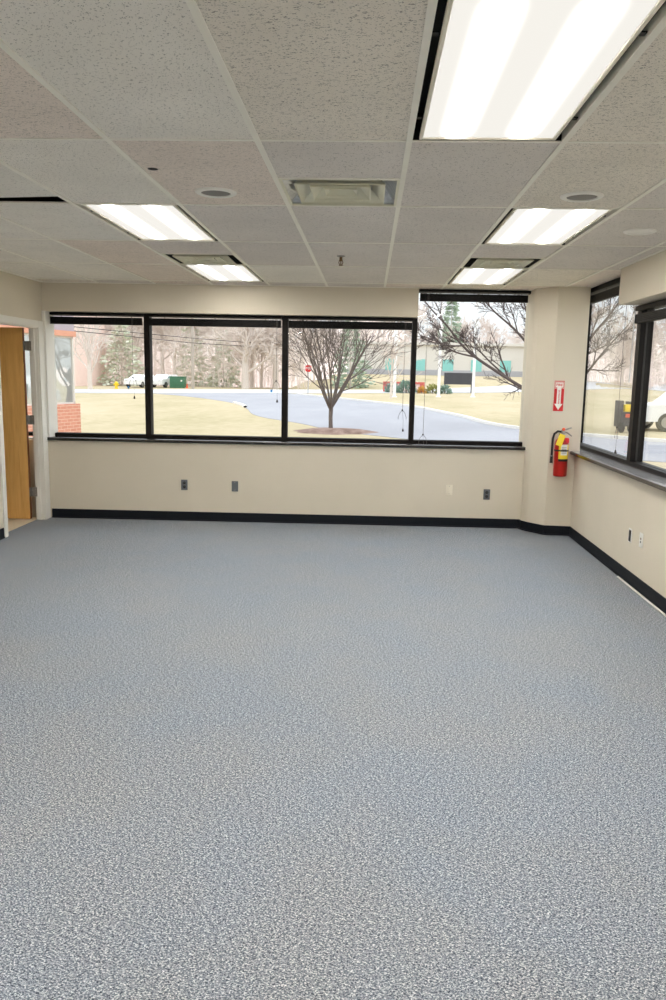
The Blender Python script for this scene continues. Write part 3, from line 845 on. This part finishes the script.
near = [(-17.4, 59.1), (-14.6, 55.7), (-10.6, 48.5), (-8.1, 42.7), (-6.5, 37.0), (-5.3, 31.2), (-4.3, 28.3), (-3.4, 26.7), (-2.4, 24.7), (-1.7, 22.9), (-1.0, 21.6), (-.3, 20.6), (.4, 19.8), (1.0, 19.1), (2.0, 18.2), (3.6, 16.4), (5.0, 15.2), (6.6, 14.2), (9, 13), (14, 11), (30, 6)]
far = [(-8.6, 69.5), (-6.6, 66.5), (-3.9, 59.6), (-.5, 51.0), (2.3, 43.0), (3.5, 36.2), (4.1, 31.9), (4.4, 27.9), (4.8, 25.7), (5.4, 24.2), (6.6, 22.0), (8.6, 19.9), (12, 17.6), (18, 15), (32, 10)]
ribbon('driveway', near, far, M_asphalt, .012, 'pale grey driveway curving past the small tree')
road_n = [(-60, 33), (-42, 44.5), (-24.3, 56.0), (-17.9, 59.7), (-11.2, 64.8), (-6.6, 69.5), (3.1, 79.6), (10.1, 86.6), (18.4, 94.2), (30, 103), (50, 116)]
road_f = [(-64, 40), (-46, 51), (-27.1, 64.0), (-20.9, 69.8), (-13.8, 77.3), (-7.8, 82.7), (3.6, 92.3), (12.0, 99.5), (22.2, 108.5), (36, 120), (56, 134)]
ribbon('road', road_n, road_f, M_road, .05, 'pale public road crossing behind the lawn')
def kerb(name, P, lab, w=.16):
    P = smooth_poly(P); mb = MB()
    n = len(P)
    for i, p in enumerate(P):
        d = (P[min(i + 1, n - 1)] - P[max(i - 1, 0)]).normalized(); q = Vector((-d.y, d.x)) * w / 2
        z = gz(p.x, p.y)
        for u in (p - q, p + q): mb.v += [(u.x, u.y, z - .02), (u.x, u.y, z + .11)]
    for i in range(n - 1):
        o = i * 4; e = o + 4
        mb.f += [(o, e, e + 1, o + 1), (o + 1, e + 1, e + 3, o + 3), (o + 3, e + 3, e + 2, o + 2)]
        mb.mi += [0, 0, 0]
    return struct(mb.build(name, M_kerb), lab)
kerb('kerb_far', far[1:], 'pale kerb along the far edge of the driveway')
kerb('kerb_road', [Vector(p) for p in road_f][2:], 'pale kerb along the far edge of the road', .25)
kerb('kerb_near', [(-8.1, 42.7), (-7.2, 39.8), (-6.6, 37.4)], 'pale kerb end at the driveway bend', .16)
mb = MB(); n = 40
mb.v = [(-1.2, 22.0, GZ + .16)]
for rr, zz in ((.55, .10), (1.0, .0)):
    for k_ in range(n):
        t_ = 2 * PI * k_ / n; w_ = 1 + .08 * math.sin(3 * t_ + 1) + .05 * math.sin(7 * t_)
        mb.v.append((-1.2 + 1.35 * rr * w_ * math.cos(t_) , 21.35 + 1.05 * rr * w_ * math.sin(t_), GZ + zz))
mb.v[0] = (-1.2, 21.35, GZ + .12)
for k_ in range(n):
    k2 = (k_ + 1) % n
    mb.f += [(0, 1 + k_, 1 + k2), (1 + k_, 1 + n + k_, 1 + n + k2, 1 + k2)]; mb.mi += [0, 0]
tag(mb.build('mulch_bed', M_mulch, smooth=True), 'brown bark mulch ring around the small lawn tree', 'mulch', kind='stuff')

# ---------------------------------------------------------------- bare trees
def limb(mb, p, d, ln, r, lev, rg, o):
    seg = 5 if lev > 1 else 4
    pts, rad = [p.copy()], [r]
    for s_ in range(seg):
        d = (d + Vector((rg.uniform(-1, 1), rg.uniform(-1, 1), rg.uniform(-.6, .8))) * o['wig'] + Vector((0, 0, o['up']))).normalized()
        p = p + d * (ln / seg); pts.append(p.copy()); rad.append(max(o['minr'], r * (1 - .6 * (s_ + 1) / seg)))
    mb.tube(pts, rad, 6 if r > .05 else (4 if r > .015 else 3), cap=False)
    if lev > 0: sprout(mb, pts, rad, ln, lev, rg, o)
def sprout(mb, pts, rad, ln, lev, rg, o):
    nch = o['kids'][lev - 1]
    n = len(pts)
    for c_ in range(nch):
        t = o.get('t0', .25) + (1 - o.get('t0', .25)) * (c_ + rg.random()) / nch
        f = t * (n - 1); i = min(int(f), n - 2); q = pts[i].lerp(pts[i + 1], f - i)
        ax = (pts[i + 1] - pts[i]).normalized()
        sd = ax.orthogonal().normalized(); sd.rotate(Matrix.Rotation(rg.uniform(0, 2 * PI), 3, ax))
        th = math.radians(rg.uniform(*o['ang']))
        nd = (ax * math.cos(th) + sd * math.sin(th)).normalized()
        rr = max(o['minr'], (rad[i] * (1 - f + i) + rad[i + 1] * (f - i)) * .62)
        limb(mb, q, nd, ln * rg.uniform(.42, .68) * (1.15 - .4 * t), rr, lev - 1, rg, o)
def path_limb(mb, P, r0, r1, lev, rg, o, frac=.5):
    P = smooth_poly(P, 3); n = len(P)
    rad = [r0 + (r1 - r0) * i / (n - 1) for i in range(n)]
    mb.tube(P, rad, 6, cap=False)
    ln = sum((b - a).length for a, b in zip(P[:-1], P[1:]))
    sprout(mb, P, rad, ln * frac, lev, rg, o)

# the young tree in the mulch bed
rg = random.Random(11)
t = thing('young_tree', 'small bare multi-stemmed tree in the mulch bed by the driveway', 'tree', (-1.34, 21.6, GZ + .06))
tk = MB(); tk.tube([(0, 0, -.1), (.0, .0, .1), (-.01, .0, .4), (.0, 0, .66), (0, 0, .72)], [.085, .07, .065, .07, .06], 10)
tk.build('trunk', M_bark, t, smooth=True)
br = MB(); o = dict(wig=.10, up=.035, minr=.0065, kids=[4, 5, 5], ang=(18, 46), t0=.22)
for k_ in range(9):
    az = 2 * PI * k_ / 9 + rg.uniform(-.25, .25); el = math.radians(rg.uniform(16, 44))
    dd = Vector((math.cos(az) * math.sin(el), math.sin(az) * math.sin(el), math.cos(el)))
    limb(br, Vector((0, 0, .55 + rg.uniform(0, .12))), dd, rg.uniform(2.3, 3.1), .038, 3, rg, o)
br.build('branches', M_bark, t)

# the large tree on the far side of the driveway, trunk hidden by the pillar
t = thing('bare_tree', 'large bare tree whose dark limbs cross the tall window by the pillar', 'tree', (6.75, 25.5, GZ))
W = lambda pts: [Vector(p) - Vector((6.75, 25.5, GZ)) for p in pts]
tk = MB(); tk.tube(W([(6.75, 25.5, -.25), (6.72, 25.5, .0), (6.68, 25.5, .4), (6.6, 25.5, .9), (6.44, 25.5, 1.35)]), [.30, .25, .22, .20, .15], 12)
tk.build('trunk', M_bark3, t, smooth=True)
br = MB(); o = dict(wig=.13, up=.03, minr=.008, kids=[6, 7, 8], ang=(22, 58), t0=.22)
rg = random.Random(21)
path_limb(br, W([(6.68, 25.5, .25), (6.26, 25.5, .62), (5.58, 25.5, 1.19), (4.76, 25.5, 1.68), (3.65, 25.5, 2.37), (3.09, 25.5, 2.86), (2.6, 25.5, 3.45), (2.04, 25.5, 4.0), (1.6, 25.5, 4.5)]), .085, .02, 3, rg, o, .36)
path_limb(br, W([(3.65, 25.5, 2.37), (2.9, 25.3, 2.53), (2.35, 25.3, 2.84), (1.63, 25.3, 3.1)]), .035, .012, 3, rg, o, .5)
path_limb(br, W([(4.81, 25.5, 1.68), (4.24, 25.8, 2.21), (3.78, 25.8, 2.63), (3.3, 25.8, 2.8), (2.69, 25.8, 2.68)]), .035, .012, 3, rg, o, .5)
path_limb(br, W([(6.62, 25.5, .6), (6.44, 25.5, 1.24), (5.79, 25.5, 2.48), (5.03, 25.5, 3.35), (4.28, 25.5, 3.96), (3.66, 25.5, 4.6)]), .075, .02, 3, rg, o, .36)
path_limb(br, W([(6.44, 25.5, 1.25), (6.07, 25.2, 2.65), (5.48, 25.2, 3.68), (5.0, 25.2, 4.9)]), .075, .02, 3, rg, o, .42)
path_limb(br, W([(6.65, 25.5, .52), (7.67, 25.7, 1.8), (8.32, 25.7, 2.7), (9.08, 25.7, 3.6)]), .065, .018, 3, rg, o, .42)
path_limb(br, W([(6.5, 25.4, 1.07), (7.49, 25.3, 2.85), (8.35, 25.3, 4.01), (8.9, 25.3, 4.9)]), .065, .018, 3, rg, o, .42)
br.build('branches', M_bark3, t)

def make_tree(label, seed, h, r, fork, nmain, el, kids, bark, minr, spread=1.0, up=.02, group=None, name='bare_tree'):
    rg = random.Random(seed)
    t = thing(name, label, 'tree', (0, 0, 0), 0, group)
    tk = MB(); tk.tube([(0, 0, -.3), (0, 0, .1), (rg.uniform(-.05, .05), 0, fork * .5), (0, 0, fork), (0, rg.uniform(-.1, .1), fork + (h - fork) * .35), (.1, 0, fork + (h - fork) * .7), (0, 0, h)],
                       [r * 1.3, r * 1.05, r, r * .95, r * .6, r * .35, r * .1], 9)
    tk.build('trunk', bark, t, smooth=True)
    br = MB(); o = dict(wig=.14, up=up, minr=minr, kids=kids, ang=(25, 60), t0=.2)
    for k_ in range(nmain):
        az = 2 * PI * k_ * .382 + rg.uniform(-.4, .4); e_ = math.radians(rg.uniform(*el))
        z0 = fork * .8 + (h - fork) * .6 * k_ / nmain
        limb(br, Vector((0, 0, z0)), Vector((math.cos(az) * math.sin(e_), math.sin(az) * math.sin(e_), math.cos(e_))), (h - z0) * rg.uniform(.45, .65) * spread, r * .42, len(kids), rg, o)
    br.build('branches', bark, t)
    return t
def put(t, x, y, rz=0, s=1.0):
    t.location = (x, y, gz(x, y)); t.rotation_euler = (0, 0, rz); t.scale = (s, s, s)
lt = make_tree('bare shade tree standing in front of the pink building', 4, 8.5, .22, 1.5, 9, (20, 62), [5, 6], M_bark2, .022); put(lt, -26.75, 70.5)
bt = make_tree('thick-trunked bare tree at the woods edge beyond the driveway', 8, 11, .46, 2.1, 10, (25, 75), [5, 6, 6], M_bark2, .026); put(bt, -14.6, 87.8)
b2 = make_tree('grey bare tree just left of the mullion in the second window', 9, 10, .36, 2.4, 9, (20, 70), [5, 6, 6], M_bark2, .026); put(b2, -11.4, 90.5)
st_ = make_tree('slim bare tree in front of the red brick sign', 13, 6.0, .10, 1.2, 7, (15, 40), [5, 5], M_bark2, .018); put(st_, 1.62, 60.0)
# trees of the woods
woods = 'bare trees of the woods beyond the road'
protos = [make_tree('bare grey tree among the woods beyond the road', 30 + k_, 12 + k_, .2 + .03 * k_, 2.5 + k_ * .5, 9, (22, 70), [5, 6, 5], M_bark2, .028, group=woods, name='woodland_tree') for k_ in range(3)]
rg = random.Random(77); spots = []
for k_ in range(34):
    x = -62 + k_ * 1.62 + rg.uniform(-.5, .5); y = 92 + rg.uniform(0, 26) - max(0, (-30 - x)) * .55
    spots.append((x, y))
for k_ in range(16): spots.append((34 + k_ * 2.6 + rg.uniform(-1, 1), 112 + rg.uniform(0, 24)))
for k_ in range(9): spots.append((-8 + k_ * 5.2 + rg.uniform(-1, 1), 146 + rg.uniform(0, 8)))
for k_, (x, y) in enumerate(spots):
    o = protos[k_] if k_ < 3 else copy_tree(protos[k_ % 3])
    put(o, x, y, rg.uniform(0, 6.28), rg.uniform(.8, 1.15))
# brush of the wood's edge: uncountable stems
mb = MB(); rg = random.Random(5)
def brush(x, y, h):
    z = gz(x, y); a_ = rg.uniform(-.2, .2); b_ = rg.uniform(-.2, .2)
    p0, p1, p2 = Vector((x, y, z - .1)), Vector((x + a_ * h * .5, y + b_, z + h * .5)), Vector((x + a_ * h * 1.2, y + b_, z + h))
    r_ = rg.uniform(.016, .034); mb.tube([p0, p1, p2], [r_, r_ * .7, .012], 3, cap=False)
    for q in range(8):
        t_ = rg.uniform(.2, .95); s0 = p0.lerp(p1, t_ * 2) if t_ < .5 else p1.lerp(p2, t_ * 2 - 1)
        mb.tube([s0, s0 + Vector((rg.uniform(-1, 1) * .42 * h, rg.uniform(-.5, .5), rg.uniform(.0, .3) * h))], [r_ * .5, .008], 3, cap=False)
for k_ in range(1500):
    x = rg.uniform(-66, -8); y = 91 + abs(rg.gauss(0, 14)) - max(0, (-30 - x)) * .5
    brush(x, y, rg.uniform(1.5, 7.5))
for k_ in range(900):
    brush(rg.uniform(30, 85), 112 + abs(rg.gauss(0, 14)), rg.uniform(2, 8))
for k_ in range(300): brush(rg.uniform(-10, 36), 143 + abs(rg.gauss(0, 6)), rg.uniform(3, 9))
tag(mb.build('woodland_brush', M_twig), 'dense pinkish brown brush of bare stems at the wood edge', 'brush', kind='stuff')

# evergreens
def needles(mb, rg, pts_fn, n, s0):
    for _ in range(n):
        p, d = pts_fn(); l = s0 * rg.uniform(.6, 1.3); a_ = d.orthogonal().normalized(); a_.rotate(Matrix.Rotation(rg.uniform(0, 6.28), 3, d))
        b_ = d * l; w = a_ * l * .28
        mb.add([p - w * .4, p + b_ * .5 - w, p + b_, p + b_ * .5 + w], [(0, 1, 2, 3)])
def conifer(label, name, seed, h, rad, mat, x, y, n=1500, s=.5, z0=.08):
    rg = random.Random(seed); t = thing(name, label, 'tree', (x, y, gz(x, y)))
    k = MB(); k.tube([(0, 0, -.3), (0, 0, h * .5), (0, 0, h * .97)], [h * .014, h * .009, .02], 8); k.build('trunk', M_bark2, t, smooth=True)
    mb = MB()
    tiers = 14
    def fn():
        u = rg.random() ** 1.3; tt = (int(u * tiers) + rg.uniform(0, .7)) / tiers
        az = rg.uniform(0, 6.28); rr = rad * (1 - tt) ** .85 * (rg.random() ** .45) * (.8 + .3 * math.sin(az * 3 + int(u * tiers) * 1.7))
        z = h * (z0 + (1 - z0) * tt) - rr * .18
        d = Vector((math.cos(az), math.sin(az), rg.uniform(-.25, .15))).normalized()
        return Vector((math.cos(az) * rr, math.sin(az) * rr, z)), d
    needles(mb, rg, fn, n, s); mb.build('needles', mat, t); return t
conifer('tall dark green pine rising behind the white building', 'pine_tree', 3, 14.5, 3.0, M_pine, 14.3, 141, 1500, .75, .1)
conifer('broad evergreen tree in the third window left of the flagpole', 'evergreen_tree', 4, 9.0, 2.9, M_pine, -2.6, 97, 1300, .6, .03)
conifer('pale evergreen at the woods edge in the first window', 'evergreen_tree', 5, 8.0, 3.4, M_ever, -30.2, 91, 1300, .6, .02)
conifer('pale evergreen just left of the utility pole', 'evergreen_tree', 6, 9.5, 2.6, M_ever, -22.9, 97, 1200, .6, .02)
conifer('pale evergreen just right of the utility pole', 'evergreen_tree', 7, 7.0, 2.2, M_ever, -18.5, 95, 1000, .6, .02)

# shrubs by the brick sign
def shrub(label, seed, x, y, r, h, mat):
    rg = random.Random(seed); t = thing('shrub', label, 'shrub', (x, y, gz(x, y)))
    mb = MB()
    def fn():
        d = Vector((rg.gauss(0, 1), rg.gauss(0, 1), abs(rg.gauss(0, 1)) * .9)).normalized(); q = rg.uniform(.55, 1)
        return Vector((d.x * r * q, d.y * r * q, d.z * h * q)), d
    needles(mb, rg, fn, 420, r * .35); mb.build('foliage', mat, t)
    k = MB()
    for q in range(5): k.tube([(0, 0, -.05), (rg.uniform(-.3, .3) * r, rg.uniform(-.3, .3) * r, h * .7)], [.03, .012], 5)
    k.build('stem', M_bark, t)
shrub('blue green shrub in front of the red brick sign left of the flagpole', 1, 2.3, 80.2, .75, 1.05, M_shrub_b)
shrub('blue green shrub in front of the red brick sign right of the flagpole', 2, 3.75, 79.8, .95, 1.2, M_shrub_b)
shrub('small golden shrub just right of the third mullion', 3, 5.35, 79.8, .45, .75, M_shrub_o)
shrub('olive green shrub left of the second flagpole base', 4, 6.55, 80.2, .7, .95, M_shrub_g)
shrub('blue green shrub below the dark sign', 5, 7.75, 79.8, .75, .85, M_shrub_b)

# ---------------------------------------------------------------- buildings
t = thing('office_building', 'long low white building with teal windows beyond the lawn', 'building', (16, 132, 0))
k = MB(); k.box(-20, 20, 0, 14, 1.2, 6.9); k.build('wall', M_offwhite, t)
k = MB(); k.box(-20.1, 20.1, -.15, 0, 1.4, 2.75); k.build('plinth', M_greyband, t)
k = MB(); k.box(-20.3, 20.3, -.4, 14.3, 6.9, 7.35); k.build('parapet', M_offwhite, t)
for xx in (-12.6, -7.7, -2.9, 1.9, 6.8, 11.6, 16.4):
    k = MB(); k.box(xx - 1.0, xx + 1.0, -.12, .0, 2.5, 4.6); w_ = k.build('window', M_offwhite, t)
    k = MB(); k.box(xx - .92, xx + .92, -.16, -.11, 2.58, 4.52); k.build('pane', M_teal, w_)
t = thing('brick_building', 'pale pink brick building behind the shade tree in the first window', 'building', (-37.1, 82, 0))
k = MB(); k.box(-8, 4.6, 0, 10, -.5, 9); k.build('wall', M_pink, t)
k = MB(); k.box(1.2, 2.4, -.05, 0, -.2, 2.0); k.build('doorway', M_darksign, t)
k = MB(); k.box(-8.1, 4.7, -.1, 10.1, 9, 9.4); k.build('parapet', M_salmon, t)

# our own building's wing seen through the first window: brick, ribbon glass, bands
Cw = Vector((-7.0, 14.8)); dw = Vector((.267, .964)).normalized()
angw = math.atan2(dw.y, dw.x)
t = thing('office_wing', 'brick and glass wing at the left edge of the first window', 'building', M=Matrix.Translation((Cw.x, Cw.y, 0)) @ Matrix.Rotation(angw, 4, 'Z'))
# local x runs away along the face, local y to the left
k = MB(); k.box(-8.5, .06, -.06, 6, -.2, .86); k.build('brick_base', M_brick, t)
k = MB(); k.box(-8.5, -.02, .04, 5.9, .86, 2.40); k.build('ribbon_glass', M_wingglass, t)
k = MB()
for xx in (-8.4, -6.9, -5.4, -3.9, -2.4, -.9, -.045): k.box(xx - .025, xx + .025, .015, .06, .86, 2.40)
k.box(-8.5, -.02, .015, .06, .86, .90); k.box(-8.5, -.02, .015, .06, 2.36, 2.40)
k.build('mullion', M_offwhite, t)
k = MB(); k.box(-8.5, .03, -.03, 6, 2.40, 2.52); k.build('band', M_salmon, t)
k = MB(); k.box(-8.5, .0, .0, 6, 2.52, 3.6); k.build('fascia', M_mauve, t)

# ---------------------------------------------------------------- poles, wires, signs
def pole(name, label, x, y, h, r0, r1, m, cat, cap=True, group=None):
    t = thing(name, label, cat, (x, y, gz(x, y)), 0, group)
    k = MB(); k.tube([(0, 0, -.3), (0, 0, h * .5), (0, 0, h)], [r0, (r0 + r1) / 2, r1], 12); k.build('shaft', m, t, smooth=True)
    if cap:
        k = MB(); k.lathe([(.0, .18), (.08, .14), (.10, .06), (.07, .0), (0, -.02)], 12, Matrix.Translation((0, 0, h))); k.build('finial', m, t, smooth=True)
        k = MB(); k.lathe([(.24, 0), (.22, .05), (r0, .09)], 16); k.build('base_collar', m, t, smooth=True)
    return t
pole('flagpole', 'white flagpole in front of the red brick sign, in the third window', 2.0, 64, 11, .14, .10, M_polewhite, 'flagpole')
pole('flagpole', 'white flagpole left of the dark sign, in the tall window', 6.0, 66.8, 11, .14, .10, M_polewhite, 'flagpole')
pole('flagpole', 'white flagpole right of the dark sign, in the tall window', 9.3, 68.8, 11, .14, .10, M_polewhite, 'flagpole')
up = pole('utility_pole', 'tall weathered utility pole beyond the road in the second window', -18.9, 79.5, 10, .17, .13, M_polewood, 'utility pole', False)
k = MB(); k.box(-.9, .9, -.06, .06, 8.6, 8.75); k.build('crossarm', M_polewood, up)
def wire(z0, z1, z2, lab):
    k = MB(); k.tube([(-34, 36, z0 + .3), (-24, 60, z0), (-18.85, 79.3, z1), (-10.15, 95, z2), (3, 116, z2 + .5)], .03, 5, cap=False)
    tag(k.build('power_line', M_tire, smooth=True), lab, 'power line', 'wires along the road')
wire(5.06, 5.15, 5.06, 'upper black wire strung along the road past the utility pole')
wire(4.74, 4.66, 4.69, 'lower black wire strung along the road past the utility pole')
t = thing('stop_sign', 'red octagonal stop sign left of the small lawn tree', 'sign', (-5.72, 68, GZ), .05)
k = MB(); k.box(-.04, .04, .02, .08, -.2, 2.5); k.build('post', M_greyband, t)
oc = lambda r_, zc: [(r_ * math.cos(PI / 8 + q * PI / 4), zc + r_ * math.sin(PI / 8 + q * PI / 4)) for q in range(8)]
k = MB(); k.plate(oc(.37, 2.3), .0, .02); bd = k.build('border', M_white, t)
k = MB(); k.plate(oc(.34, 2.3), -.008, .0); k.build('face', M_redsign, t)
text_obj('STOP', .26, Matrix.Translation((0, -.012, 2.3)) @ RX, M_white, t)
t = thing('ground_sign', 'wide dark sign on two posts between the flagpoles', 'sign', (9.85, 86, gz(9.85, 86)))
k = MB(); k.box(-1.6, 1.6, -.1, .1, .95, 2.25, .02); k.build('panel', M_darksign, t)
for sx in (-1, 1):
    k = MB(); k.box(sx * 1.5 - .08, sx * 1.5 + .08, -.07, .07, -.2, .96); k.build('post', M_darksign, t)
t = thing('brick_sign', 'low red brick entrance sign behind the shrubs', 'sign', (3.6, 83, gz(3.6, 83)))
k = MB(); k.box(-2.25, -1.75, -.2, .2, -.2, 1.15); k.box(1.75, 2.25, -.2, .2, -.2, 1.15); k.build('pier', M_signred, t)
k = MB(); k.box(-1.75, 1.75, -.1, .15, -.2, .95); k.build('panel', M_pink, t)
k = MB(); k.box(-2.25, 2.25, -.22, .22, .95, 1.15); k.build('coping', M_signred, t)

# green container and vehicles
t = thing('green_container', 'square green metal container beside the road in the second window', 'container', (-21.35, 83, gz(-21.35, 83)))
k = MB(); k.box(-.8, .8, -.6, .6, .0, 1.2, .03)
for xx in (-.55, -.3, -.05, .2, .45): k.box(xx, xx + .06, -.63, -.6, .08, 1.1)
k.build('body', M_green, t, smooth=True)
k = MB(); k.box(-.84, .84, -.64, .64, 1.2, 1.28, .02); k.build('lid', M_green, t, smooth=True)
k = MB(); k.box(.45, .62, -.645, -.62, .72, .9); k.build('label_plate', M_white, t)
t = thing('traffic_cone', 'small orange cone right of the green container', 'cone', (-20.25, 82.6, gz(-20.25, 82.6)))
k = MB(); k.lathe([(.14, .03), (.03, .5), (.0, .51)], 14); k.build('cone', M_orange, t, smooth=True)
k = MB(); k.box(-.19, .19, -.19, .19, 0, .03); k.build('foot', M_orange, t)
def car(label, x, y, rz, ln, ht, paint, suv=False, group=None):
    t = thing('car', label, 'car', (x, y, gz(x, y)), rz, group)
    hw = .9
    a_ = ln / 2
    prof = [(-a_, .35), (-a_, .78), (-a_ * .96, .92), (-a_ * .50, 1.0), (-a_ * .24, ht), (a_ * .62, ht * 1.0), (a_ * (.94 if suv else .78), 1.02), (a_ * .98, .92), (a_, .7), (a_, .35)]
    def shell(P, w0, w1, zmid):
        k = MB(); n = len(P)
        for s_ in (-1, 1):
            for (px, pz) in P: k.v.append((px, s_ * (w0 if pz <= zmid else w1), pz))
        k.f += [tuple(range(n)), tuple(range(2 * n - 1, n - 1, -1))] + [(i, n + i, n + (i + 1) % n, (i + 1) % n) for i in range(n)]; k.mi += [0] * (n + 2)
        return k
    shell(prof, hw, hw * .8, 1.03).build('body', paint, t)
    gl = [(-a_ * .46, 1.04), (-a_ * .24, ht - .07), (a_ * .60, ht - .07), (a_ * (.88 if suv else .72), 1.04)]
    shell(gl, hw * .985, hw * .83, 1.05).build('window', M_carglass, t)
    k = MB(); k.box(-a_ * .02, a_ * .03, -hw * .99, hw * .99, 1.0, ht - .05); k.build('pillar', paint, t)
    for sx in (-.62, .62):
        for sy in (-1, 1):
            k = MB(); Mx = Matrix.Translation((sx * a_, sy * (hw - .08), .33)) @ Matrix.Rotation(PI / 2, 4, 'X')
            k.lathe([(.2, -.1), (.31, -.11), (.33, -.07), (.33, .07), (.31, .11), (.2, .1)], 22, Mx); w_ = k.build('wheel', M_tire, t, smooth=True)
            k = MB(); k.lathe([(.0, -.105), (.19, -.105), (.2, .105), (0, .105)], 14, Mx); k.build('hubcap', M_steel, w_, smooth=True)
    for sy in (-1, 1):
        k = MB(); k.box(-a_ * .45, a_ * .45, sy * hw - .03, sy * hw + .03, .30, .38); k.build('side_step', paint, t)
        k = MB(); k.box(-a_ * 1.005, -a_ * .97, sy * .6 - .15, sy * .6 + .15, .7, .85); k.build('headlight', M_wand, t)
    return t
car('white car parked left of the green container', -23.2, 84.5, 1.3, 4.4, 1.45, M_carwhite)
car('white parked car partly hidden by the first mullion', -25.3, 82.5, 1.35, 4.4, 1.4, M_carwhite)
car('white sport utility vehicle on the lawn beyond the right hand window', 11.8, 26.0, .1, 4.7, 1.56, M_carwhite, True)
t = thing('yard_cart', 'dark wheeled cart with a yellow box and orange plate beyond the corner window', 'cart', (8.72, 24.3, GZ), .2); t.scale = (.8, .8, .95)
k = MB(); k.box(-.28, .28, -.3, .3, .25, .75, .03); k.box(-.28, -.22, -.3, .3, .2, 1.15); k.box(.2, .26, -.3, .3, .2, 1.12); k.build('body', M_darksign, t)
k = MB(); k.box(-.15, .17, -.36, -.06, .76, 1.02, .02); k.build('yellow_box', M_yellow, t, smooth=True)
k = MB(); k.box(-.1, .14, -.33, -.305, .55, .68); k.build('orange_plate', M_orange, t)
for sx in (-.22, .22):
    k = MB(); k.lathe([(.08, -.06), (.18, -.07), (.2, -.04), (.2, .04), (.18, .07), (.08, .06)], 20, Matrix.Translation((sx, -.26, .2)) @ Matrix.Rotation(PI / 2, 4, 'Y')); k.build('wheel', M_tire, t, smooth=True)
t = thing('fire_hydrant', 'small yellow hydrant at the foot of the pink building', 'hydrant', (-25.2, 73.5, gz(-25.2, 73.5)))
k = MB(); k.lathe([(.2, 0), (.2, .06), (.14, .08), (.14, .5), (.18, .52), (.17, .6), (.08, .72), (0, .74)], 16); k.build('barrel', M_yellow, t, smooth=True)
for sx in (-1, 1):
    k = MB(); k.lathe([(.07, .1), (.07, .2), (.09, .2), (.09, .26), (0, .26)], 10, Matrix.Translation((0, 0, .42)) @ Matrix.Rotation(sx * PI / 2, 4, 'Y')); k.build('nozzle', M_yellow, t, smooth=True)

# ================================================================== sky, camera, view
w = bpy.data.worlds.new('overcast'); bpy.context.scene.world = w; w.use_nodes = True
nt = w.node_tree; nt.nodes.clear()
tc = nt.nodes.new('ShaderNodeTexCoord'); sp = nt.nodes.new('ShaderNodeSeparateXYZ'); nt.links.new(tc.outputs['Generated'], sp.inputs[0])
# overcast luminance: zenith three times the horizon
cl = nt.nodes.new('ShaderNodeClamp'); nt.links.new(sp.outputs[2], cl.inputs[0])
mm = nt.nodes.new('ShaderNodeMath'); mm.operation = 'MULTIPLY_ADD'; mm.inputs[1].default_value = 2.0; mm.inputs[2].default_value = 1.0; nt.links.new(cl.outputs[0], mm.inputs[0])
SKY = 0.90
ms = nt.nodes.new('ShaderNodeMath'); ms.operation = 'MULTIPLY'; ms.inputs[1].default_value = SKY; nt.links.new(mm.outputs[0], ms.inputs[0])
bg = nt.nodes.new('ShaderNodeBackground'); bg.inputs[0].default_value = (.945, .97, 1.0, 1); nt.links.new(ms.outputs[0], bg.inputs[1])
wo = nt.nodes.new('ShaderNodeOutputWorld'); nt.links.new(bg.outputs[0], wo.inputs[0])

f, p, r, y = 777.763, .159894, .018795, .043746
cam = bpy.data.cameras.new('camera'); co = bpy.data.objects.new('camera', cam); C.objects.link(co)
cam.sensor_fit = 'HORIZONTAL'; cam.sensor_width = 36; cam.lens = f * 36 / 666; cam.clip_end = 600; cam.clip_start = .05
R0 = Matrix(((1, 0, 0), (0, 0, -1), (0, 1, 0)))
cp, sp_, cr_, sr, cy, sy = math.cos(p), math.sin(p), math.cos(r), math.sin(r), math.cos(y), math.sin(y)
Rz = Matrix(((cy, sy, 0), (-sy, cy, 0), (0, 0, 1))); Rx = Matrix(((1, 0, 0), (0, cp, -sp_), (0, sp_, cp))); Rr = Matrix(((cr_, -sr, 0), (sr, cr_, 0), (0, 0, 1)))
Rw = Rr @ Rx @ R0 @ Rz
rot = Matrix((Rw[0], -Rw[1], -Rw[2])).transposed()
co.matrix_world = Matrix.Translation((-.133, -3.2985, 1.647)) @ rot.to_4x4()
sc = bpy.context.scene; sc.camera = co
vs = sc.view_settings; vs.view_transform = 'Standard'; vs.look = 'None'; vs.gamma = 1; vs.exposure = 0.25; vs.use_curve_mapping = False
sc.cycles.use_denoising = True; sc.cycles.denoising_prefilter = 'ACCURATE'
sc.cycles.max_bounces = 10; sc.cycles.diffuse_bounces = 6; sc.cycles.transparent_max_bounces = 12
sc.cycles.sample_clamp_indirect = 8
